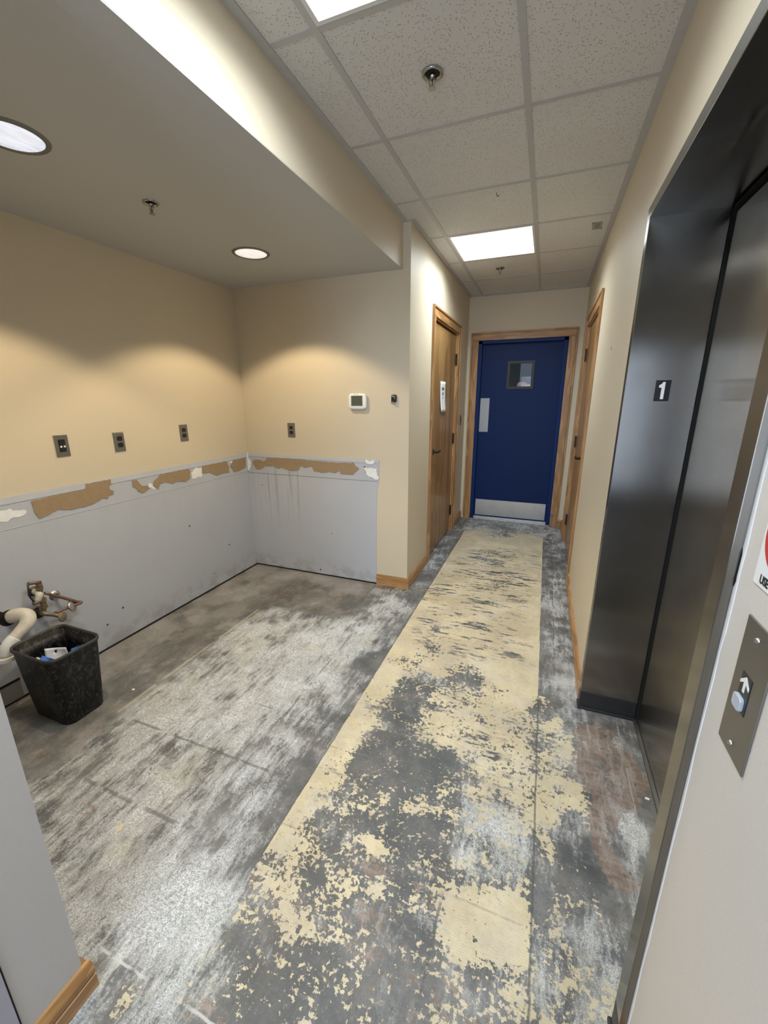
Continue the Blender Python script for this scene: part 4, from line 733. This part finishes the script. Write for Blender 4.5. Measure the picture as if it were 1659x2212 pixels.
def person():
    t = thing('person', 'person beyond the blue door, only top of pale head in window', 'person', (-.45, 7.15, 0))
    bm = bmesh.new(); V = []; cx, cy = -.395, 7.15; H = 1.815
    pts = [((0, 0, .93), .13), ((0, 0, 1.12), .125), ((0, 0, 1.34), .15), ((0, 0, 1.46), .062), ((0, -.01, 1.55), .058), ((0, -.015, 1.61), .078), ((0, -.005, 1.70), .098), ((0, .0, H-.045), .078),
           ((-.17, 0, 1.40), .055), ((-.22, .01, 1.12), .042), ((-.23, -.03, .88), .032), ((-.23, -.05, .79), .028), ((.17, 0, 1.40), .055), ((.22, .01, 1.12), .042), ((.23, -.03, .88), .032), ((.23, -.05, .79), .028),
           ((-.09, 0, .85), .085), ((-.10, 0, .48), .058), ((-.10, .01, .09), .042), ((-.10, -.15, .045), .035), ((.09, 0, .85), .085), ((.10, 0, .48), .058), ((.10, .01, .09), .042), ((.10, -.15, .045), .035)]
    for p, r in pts: V.append(bm.verts.new((cx+p[0], cy+p[1], p[2])))
    for a, b in ((0, 1), (1, 2), (2, 3), (3, 4), (4, 5), (5, 6), (6, 7), (2, 8), (8, 9), (9, 10), (10, 11), (2, 12), (12, 13), (13, 14), (14, 15), (0, 16), (16, 17), (17, 18), (18, 19), (0, 20), (20, 21), (21, 22), (22, 23)): bm.edges.new((V[a], V[b]))
    me = bpy.data.meshes.new('body'); bm.to_mesh(me); bm.free(); o = bpy.data.objects.new('body', me); COL.objects.link(o)
    sk = o.modifiers.new('skin', 'SKIN'); o.modifiers.new('sub', 'SUBSURF').levels = 2; o.modifiers['sub'].render_levels = 2
    for i, (p, r) in enumerate(pts): me.skin_vertices[0].data[i].radius = (r, r*(.8 if i in (0, 1, 2) else 1))
    me.skin_vertices[0].data[0].use_root = True; me.materials.append(M_SKIN); me.transform(Matrix.Translation((-cx, -cy, 0))); o.parent = t; o.location = (cx+.45, cy-7.15, 0); sk.use_smooth_shade = True
    bm = open_lathe(bmesh.new(), [(.14, .9), (.155, .93), (.150, 1.12), (.175, 1.34), (.16, 1.42), (.075, 1.475)], (cx, cy, 0), (0, 0, 1), 28)
    o = obj('shirt', bm, M_SHIRT, t, True); o.scale = (1.18, .92, 1)
    bm = bmesh.new()
    for s_ in (-1, 1): tube(bm, [(cx+s_*.09, cy, .95), (cx+s_*.10, cy, .5), (cx+s_*.10, cy+.01, .08)], [.115, .085, .07], 16)
    obj('trousers', bm, M_SHIRT, t, True)
    for s_ in (-1, 1):
        bm = bmesh.new(); bmesh.ops.create_uvsphere(bm, u_segments=12, v_segments=8, radius=.010, matrix=Matrix.Translation((cx+s_*.032, cy-.088, 1.665))); obj('eye', bm, M_BLACK, t, True)
        obj('eyebrow', B((cx+s_*.034-.018, cx+s_*.034+.018, cy-.100, cy-.088, 1.683, 1.690)), M_BRONZE, t)
    bm = bmesh.new(); bmesh.ops.create_cone(bm, segments=10, radius1=.016, radius2=.006, depth=.045, matrix=Matrix.Translation((cx, cy-.10, 1.635))); obj('nose', bm, M_SKIN, t, True)
person()

# ------------------------------------------------------------------ elevator
e = structure(empty('door_5', (XR, 1.38, 0)))
FX = XR-.015
obj('elevator_frame', B((FX, XD-.004, EY1, EY1+.048, .10, 2.190), (FX, XD-.004, EY0-.049, EY0, .10, 2.190)), M_STEELD, e, bevel=.0015)
obj('elevator_header', B((FX-.0005, XD-.004, EY0-.049, EY1+.048, EZ, 2.191)), M_STEELD, e, bevel=.0015)
bm = B((FX+.0, XD-.004, EY1-.0005, EY1+.05, .0005, .10), (FX+.0, XD-.004, EY0-.051, EY0+.0005, .0005, .10))
for ya_, yb_ in ((EY1-.008, EY1+.052), (EY0-.053, EY0+.008)): box(bm, FX-.006, XD-.006, ya_, yb_, .0005, .014)
obj('rubber_base', bm, M_RUBBER, e, bevel=.003)
obj('elevator_door_panel', B((XD+.004, XD+.035, EY0-.03, EY1-.028, .016, EZ-.026)), M_STEEL, e)
obj('shaft_gap', B((XD+.036, XD+.06, EY0-.08, EY1+.06, 0, 2.25)), M_DARK, e)
obj('shaft_reveal', B((XD-.002, XD+.04, EY1-.003, EY1+.03, 0, 2.25), (XD-.002, XD+.04, EY0-.06, EY1+.03, EZ-.003, 2.25)), M_DARK, e)
obj('door_sill', B((XD-.012, XD+.003, EY0-.03, EY1-.002, .0005, .012), (XD+.003, XD+.034, EY0-.03, EY1-.002, .0005, .008)), M_PLATE, e)
ft = bpy.data.curves.new('digit', 'FONT')
t = thing('floor_number_sign', 'small black plate with white number 1 on steel elevator jamb', 'sign', (.420, EY1, 1.535))
obj('sign_plate', prism(bmesh.new(), [(.394, EY1-.0003, 1.496), (.4455, EY1-.0003, 1.496), (.4455, EY1-.0003, 1.576), (.394, EY1-.0003, 1.576)], (0, -.0015, 0)), M_BLACK, t)
dg = [(.4155, 1.504), (.4265, 1.504), (.4265, 1.569), (.4185, 1.569), (.4155, 1.563), (.408, 1.558), (.4065, 1.556), (.4065, 1.548), (.4155, 1.548)]
obj('number', prism(bmesh.new(), [(a, EY1-.0018, b) for a, b in dg], (0, -.0008, 0)), M_WHITE, t)
# call station
t = thing('call_button_panel', 'grey metal elevator call panel with up arrow on right wall', 'call panel', (XR, .643, 1.1))
obj('face_plate', B((XR-.003, XR, .602, .685, .996, 1.207)), M_PLATE, t, bevel=.0008)
obj('arrow_window', B((XR-.0038, XR-.003, .632, .6605, 1.071, 1.129)), M_BLACK, t)
def yz(pts, x, d): return prism(bmesh.new(), [(x, a, b) for a, b in pts], (d, 0, 0))
ar = [(.6465, 1.1265), (.6605, 1.1150), (.6600, 1.1100), (.6500, 1.1165), (.6500, 1.1015), (.6445, 1.1015), (.6445, 1.1165), (.6345, 1.1100), (.6340, 1.1150)]
obj('up_arrow', yz(ar, XR-.0038, -.0006), M_WHITE, t)
bt = obj('call_button', prism(bmesh.new(), [(XR-.003, .649+a, 1.0835+b) for a, b in rrect(.024, .022, .006)], (-.006, 0, 0)), M_BTN, t, bevel=.0015)
for sy_, sz_ in ((.646, 1.186), (.646, 1.014)):
    obj('screw', lathe(bmesh.new(), [(0, .004), (.003, .0035), (.0045, 0), (.0045, -.001), (0, -.001)][::-1], (XR-.003, sy_, sz_), (-1, 0, 0), 16), M_CHROME, t, True)
# warning sign
t = thing('warning_sign', 'white sign with red ring beside the elevator, cut by photo edge', 'sign', (XR, .63, 1.33))
obj('sign_board', prism(bmesh.new(), [(XR, .635+a, 1.335+b) for a, b in rrect(.130, .165, .004)], (-.0018, 0, 0)), M_WHITE, t)
bm = bmesh.new(); RN = 48; ring = []
for rr_ in (.043, .052):
    ring.append([bm.verts.new((XR-.0021, .642+rr_*math.cos(2*math.pi*k/RN), 1.330+rr_*math.sin(2*math.pi*k/RN))) for k in range(RN)])
for k in range(RN): bm.faces.new((ring[0][k], ring[0][(k+1) % RN], ring[1][(k+1) % RN], ring[1][k]))
o = obj('red_ring', bm, M_RED, t); o.modifiers.new('solid', 'SOLIDIFY').thickness = .0005
fc = bpy.data.curves.new('sign_text', 'FONT'); fc.body = 'USE'; fc.size = .017; fc.extrude = .0003; fc.offset = .0004
o = bpy.data.objects.new('sign_text', fc); COL.objects.link(o); bpy.context.view_layer.update()
me_ = bpy.data.meshes.new_from_object(o.evaluated_get(bpy.context.evaluated_depsgraph_get())); bpy.data.objects.remove(o); me_.name = 'lettering'
o = bpy.data.objects.new('lettering', me_); COL.objects.link(o); me_.materials.clear(); me_.materials.append(M_BLACK); o.parent = t
o.rotation_euler = (math.radians(90), 0, math.radians(-90)); o.location = (-.0021, .053, 1.2585-1.33); o.scale = (.85, 1, 1)
# little hole in right wall
o = obj('wall_anchor', lathe(bmesh.new(), [(0, .0005), (.006, .001), (.009, .0005), (.009, 0)][::-1], (XR, 2.70, 1.774), (-1, 0, 0), 10), M_BLACK); tag(o, 'tiny dark anchor hole high on right wall before elevator', 'anchor')

# ------------------------------------------------------------------ plates on the alcove walls
def plate(name, wallax, u, z, label, cat, kind, group=None):
    """wallax 'L' = left wall (u is y), 'B' = back wall (u is x)"""
    if wallax == 'L': loc = (XA, u, z); T = lambda a, b, d: (XA+d, u+a, z+b)
    else: loc = (u, YA, z); T = lambda a, b, d: (u+a, YA-d, z+b)
    t = thing(name, label, cat, loc, group)
    def slab(pts, d0, d1):
        bm = bmesh.new(); A_ = [bm.verts.new(T(a, b, d0)) for a, b in pts]; B_ = [bm.verts.new(T(a, b, d1)) for a, b in pts]; n = len(pts)
        bm.faces.new(A_); bm.faces.new(B_[::-1])
        for i in range(n): bm.faces.new((A_[i], A_[(i+1) % n], B_[(i+1) % n], B_[i]))
        return bm
    rc = lambda w_, h_, cx=0, cy=0: [(cx-w_/2, cy-h_/2), (cx+w_/2, cy-h_/2), (cx+w_/2, cy+h_/2), (cx-w_/2, cy+h_/2)]
    depth = .008 if kind == 'raised' else .005
    if kind == 'raised':
        bm = bmesh.new(); rings = [[bm.verts.new(T(a, b, d_)) for a, b in rc(w_, h_)] for w_, h_, d_ in ((.070, .116, 0), (.070, .116, .002), (.058, .104, .009))]
        for a_, b_ in zip(rings[:-1], rings[1:]):
            for i in range(4): bm.faces.new((a_[i], a_[(i+1) % 4], b_[(i+1) % 4], b_[i]))
        bm.faces.new(rings[-1]); obj('cover_plate', bm, M_PLATE, t); depth = .009
    else: obj('cover_plate', slab(rc(.070, .116), 0, .005), M_PLATE, t, bevel=.002)
    if kind == 'switch':
        obj('switch_insert', slab(rc(.033, .067), depth, depth+.002), M_BLACK, t)
        obj('rocker', slab(rc(.029, .028, 0, .016), depth+.002, depth+.005), M_BLACK, t); obj('rocker', slab(rc(.029, .017, 0, -.021), depth+.002, depth+.004), M_BLACK, t)
        for s_ in (-1, 1): obj('slide_button', slab(rc(.009, .009, s_*.009, -.0045), depth+.002, depth+.0055), M_WHITE, t)
    else:
        for s_ in (-1, 1):
            pts = [(a, b+s_*.0195) for a, b in superell(.034, .029, .62, 28)]
            f_ = obj('receptacle', slab(pts, depth, depth+.0015), M_BLACK, t)
            obj('slot', slab(rc(.002, .008, -.006, s_*.0195+.002), depth+.0015, depth+.0019), M_DARK, f_)
        obj('screw', slab([(a, b) for a, b in rrect(.006, .006, .0028)], depth, depth+.001), M_CHROME, t)
plate('rocker_switch', 'L', 1.436, 1.272, 'dark switch plate with two small white sliders, leftmost on alcove wall', 'switch', 'switch')
plate('wall_outlet', 'L', 1.763, 1.262, 'duplex outlet with thick raised grey plate, next to the switch plate', 'outlet', 'raised', 'grey duplex outlets')
plate('wall_outlet', 'L', 2.259, 1.279, 'flat grey duplex outlet nearest the alcove corner on left wall', 'outlet', 'flat', 'grey duplex outlets')
plate('wall_outlet', 'B', -1.955, 1.263, 'flat grey duplex outlet on back wall below left of thermostat', 'outlet', 'flat', 'grey duplex outlets')
# thermostat
t = thing('thermostat', 'white thermostat with grey screen on alcove back wall', 'thermostat', (-1.338, YA, 1.492))
def loft(rings):
    bm = bmesh.new(); R_ = [[bm.verts.new(p) for p in r_] for r_ in rings]; n = len(R_[0])
    for a_, b_ in zip(R_[:-1], R_[1:]):
        for i in range(n): bm.faces.new((a_[i], a_[(i+1) % n], b_[(i+1) % n], b_[i]))
    bm.faces.new(R_[0][::-1]); bm.faces.new(R_[-1]); return bm
sh = lambda w_, h_, d_: [(-1.338+a, YA-d_, 1.492+b) for a, b in superell(w_, h_, .36, 64)]
obj('housing', loft([sh(.140, .106, 0), sh(.146, .112, .006), sh(.150, .116, .020), sh(.146, .112, .025), sh(.132, .100, .028)]), M_WHITE, t, True)
obj('screen_bezel', B((-1.388, -1.294, YA-.0285, YA-.024, 1.4585, 1.5335)), plain('grey_bezel', (.16, .17, .15), .4), t); obj('screen', B((-1.384, -1.298, YA-.0292, YA-.024, 1.4625, 1.5295)), M_LCD, t)
obj('logo_mark', B((-1.362, -1.356, YA-.0286, YA-.024, 1.539, 1.546), (-1.346, -1.330, YA-.0286, YA-.024, 1.541, 1.544)), plain('logo_grey', (.2, .2, .22), .5), t)
# small black clip
t = thing('door_catch', 'tiny black wall clip right of the thermostat', 'clip', (-1.05, YA, 1.51))
obj('clip_body', loft([[(-1.050+a, YA-d_, 1.513+b) for a, b in rrect(.040*s_, .052*s_, .009*s_)] for s_, d_ in ((1, 0), (1, .012), (.9, .016))]), M_BLACK, t, True)
obj('clip_lip', B((-1.066, -1.036, YA-.024, YA, 1.481, 1.486), (-1.078, -1.066, YA-.008, YA, 1.483, 1.486)), M_CHROME, t); obj('clip_screw', lathe(bmesh.new(), [(0, -.001), (.0035, 0), (.002, .001), (0, .0012)], (-1.051, YA-.0165, 1.527), (0, -1, 0), 10), M_WHITE, t)

# ------------------------------------------------------------------ plumbing on the left wall
t = thing('supply_valve', 'rusty brass water valve with loop handle and bent copper pipe on grey wall', 'valve', (XA, 1.16, .47))
P0 = Vector((XA+.003, 0, 0))
obj('escutcheon', open_lathe(bmesh.new(), [(.034, 0), (.030, .006), (.012, .010), (.012, .014)], (XA+.003, 1.153, .417), (1, 0, 0), 24), M_BRONZE, t, True)
obj('escutcheon', open_lathe(bmesh.new(), [(.026, 0), (.022, .006), (.012, .010), (.012, .014)], (XA+.003, 1.150, .541), (1, 0, 0), 24), M_BRONZE, t, True)
bm = tube(bmesh.new(), [(XA+.003, 1.152, .417), (XA+.05, 1.150, .420), (XA+.068, 1.185, .397), (XA+.085, 1.203, .380)], [.011, .012, .010, .0095]); lathe(bm, [(0, -.012), (.014, -.012), (.014, .012), (0, .012)], (XA+.045, 1.152, .425), (0, 0, 1), 8)
obj('lower_stop', bm, M_BRASS, t, True)
o = obj('oval_knob', lathe(bmesh.new(), [(0, 0), (.023, .001), (.027, .006), (.023, .010), (0, .012)], (XA+.086, 1.206, .377), (.85, .25, .15), 24), M_BRASS, t, True)
bm = tube(bmesh.new(), [(XA+.046, 1.152, .43), (XA+.050, 1.156, .47), (XA+.050, 1.158, .52), (XA+.050, 1.164, .582)], [.011, .010, .0085, .009], 12)
for z_, r_ in ((.455, .017), (.472, .014), (.495, .0175), (.565, .016), (.585, .014)): lathe(bm, [(0, -.007), (r_, -.007), (r_, .007), (0, .007)], (XA+.050, 1.158, z_), (0, 0, 1), 8)
obj('stem', bm, M_BRASS, t)
obj('upper_body', tube(bmesh.new(), [(XA+.003, 1.150, .541), (XA+.03, 1.150, .541), (XA+.05, 1.150, .53), (XA+.05, 1.135, .50)], [.013, .016, .017, .013], 14), M_PVC, t, True)
bm = tube(bmesh.new(), [(XA+.055, 1.166, .594), (XA+.055, 1.15, .600), (XA+.06, 1.110, .612)], .0085, 10, 1); obj('side_pipe', bm, M_COPPER, t, True)
bm = tube(bmesh.new(), [(XA+.06, 1.108, .612), (XA+.06, 1.101, .550), (XA+.06, 1.113, .512), (XA+.06, 1.122, .500)], .0045, 8, 1); obj('loop_handle', bm, M_BLACK, t, True)
obj('thumb_screw', tube(bmesh.new(), [(XA+.06, 1.112, .500), (XA+.057, 1.128, .498), (XA+.05, 1.158, .492)], [.011, .008, .009], 10, 1), M_BRASS, t, True)
bm = tube(bmesh.new(), [(XA+.060, 1.170, .532), (XA+.060, 1.245, .468), (XA+.062, 1.310, .412), (XA+.066, 1.328, .402), (XA+.070, 1.316, .400), (XA+.070, 1.274, .405), (XA+.066, 1.188, .405)], .0078, 12, 3)
obj('pipe_run', bm, M_COPPER, t, True)
obj('loose_flange', lathe(bmesh.new(), [(.010, -.006), (.026, -.005), (.032, 0), (.026, .006), (.010, .007)], (XA+.070, 1.276, .405), (.80, .42, .30), 28), M_CHROME, t, True)
obj('wall_flange', open_lathe(bmesh.new(), [(.028, 0), (.024, .006), (.012, .010)], (XA+.003, 1.240, .474), (1, 0, 0), 24), M_CHROME, t, True)
obj('wall_stub', tube(bmesh.new(), [(XA+.003, 1.240, .474), (XA+.058, 1.240, .472)], .0078, 10, 1), M_COPPER, t, True)
t = thing('drain_pipe', 'thick off-white plastic drain pipe elbow ending above the bin', 'pipe', (XA, 1.02, .45))
obj('wall_hole', lathe(bmesh.new(), [(0, .0), (.041, .0), (.041, .001), (0, .001)], (XA+.003, 1.022, .454), (1, 0, 0), 28), M_DARK, t)
bm = tube(bmesh.new(), [(XA+.004, 1.032, .455), (XA+.045, 1.050, .466), (XA+.082, 1.063, .458), (XA+.100, 1.046, .430), (XA+.100, 1.000, .397), (XA+.098, .968, .372), (XA+.095, .950, .352), (XA+.093, .942, .328), (XA+.092, .940, .305)],
          [.034, .034, .034, .032, .027, .027, .027, .027, .027], 20, 5); obj('elbow_pipe', bm, M_PVC, t, True)
obj('coupling', tube(bmesh.new(), [(XA+.099, .985, .384), (XA+.097, .962, .366), (XA+.095, .947, .345), (XA+.093, .940, .318)], [.030, .031, .031, .030], 20, 4), M_PVCW, t, True)
obj('slip_nut', lathe(bmesh.new(), [(.027, -.002), (.040, 0), (.040, .018), (.029, .020)], (XA+.092, .938, .292), (0, 0, 1), 24), M_PVCW, t)
o = obj('pipe_stub', lathe(bmesh.new(), [(0, 0), (.017, 0), (.017, .02), (0, .02)], (XA+.003, .984, .492), (1, 0, 0), 20), M_BRONZE); tag(o, 'dark round pipe end at the left photo edge above drain', 'pipe')

# ------------------------------------------------------------------ waste bin and rubbish
def waste_bin():
    bx, by = -2.120, 1.040
    t = thing('waste_bin', 'scuffed black plastic waste bin standing under the pipes', 'bin', (bx, by, 0))
    def rg(w_, d_, r_, z_): return [(bx+a, by+b, z_) for a, b in rrect(w_, d_, r_, 6)]
    rings = [rg(.262, .180, .045, .001), rg(.270, .188, .045, .006), rg(.285, .205, .045, .12), rg(.305, .228, .046, .30), rg(.312, .236, .047, .362), rg(.322, .246, .050, .364), rg(.326, .250, .052, .372), rg(.322, .246, .050, .380), rg(.312, .236, .047, .380),
             rg(.306, .230, .045, .372), rg(.298, .220, .043, .28), rg(.276, .196, .040, .10), rg(.256, .176, .040, .010)]
    def ln(rs, cap0, cap1):
        bm = bmesh.new(); R_ = [[bm.verts.new(p) for p in r_] for r_ in rs]; n = len(R_[0])
        for a_, b_ in zip(R_[:-1], R_[1:]):
            for i in range(n): bm.faces.new((a_[i], a_[(i+1) % n], b_[(i+1) % n], b_[i]))
        if cap0: bm.faces.new(R_[0][::-1])
        if cap1: bm.faces.new(R_[-1])
        return bm
    obj('bin_body', ln(rings[:5] + rings[9:], True, True), M_BIN, t, True)
    obj('bin_rim', ln(rings[4:10], False, False), M_BINRIM, t, True)
waste_bin()
def sheet(name, c, u, v, mat, label, cat, curl=.01, hole=None, group=None):
    """curled sheet centred at c spanned by vectors u, v"""
    c, u, v = Vector(c), Vector(u), Vector(v); n = u.cross(v).normalized(); bm = bmesh.new(); g = []; N_ = 10
    for j in range(N_+1):
        g.append([bm.verts.new(c + u*(i/N_-.5) + v*(j/N_-.5) + n*(curl*math.sin(i/N_*3.3+j*.35) + curl*.4*math.cos(j/N_*5))) for i in range(N_+1)])
    for j in range(N_):
        for i in range(N_):
            if hole and (i, j) == hole: continue
            bm.faces.new((g[j][i], g[j][i+1], g[j+1][i+1], g[j+1][i]))
    o = obj(name, bm, mat, None, True, loc=tuple(c)); o.modifiers.new('solid', 'SOLIDIFY').thickness = .0006; tag(o, label, cat, group); return o
sheet('paper_scrap', (-2.125, 1.035, .275), (.085, .05, .0), (-.035, .02, .12), M_PAPER, 'white paper scrap with punched hole standing in the black bin', 'paper', .006, (4, 8))
sheet('paper_scrap', (-2.165, .985, .262), (.13, .01, .0), (-.03, .06, .04), plain('cream_paper', (.62, .60, .55), .8), 'off-white crumpled paper scrap at left inside the black bin', 'paper', .008)
sheet('tape_wad', (-2.120, .985, .288), (.07, .02, -.02), (-.02, .04, .045), M_TAPE, 'blue tape wad between the paper scraps in the bin', 'tape', .013)
sheet('tape_wad', (-2.045, 1.085, .290), (.05, .035, .02), (-.03, .02, .085), M_TAPE, 'blue tape wad at right inside the black bin', 'tape', .012)
sheet('bin_litter', (-2.12, 1.04, .185), (.21, 0, .01), (0, .14, .01), plain('dark_bin_liner', (.02, .02, .022), .5), 'dark crumpled liner lying under papers in the bin', 'litter', .015)
# loose scraps on the floor
for n_, (x_, y_, l_) in enumerate(((-1.94, 1.245, 'tiny white flake on the grey floor right of the black bin'), (.505, 1.52, 'tiny white flake beside the elevator door sill'))):
    o = obj('plaster_flake', prism(bmesh.new(), [(x_-.008, y_-.004, .001), (x_+.006, y_-.006, .001), (x_+.010, y_+.004, .001), (x_-.004, y_+.006, .001)], (0, 0, .002)), M_PLASTER); tag(o, l_, 'flake')
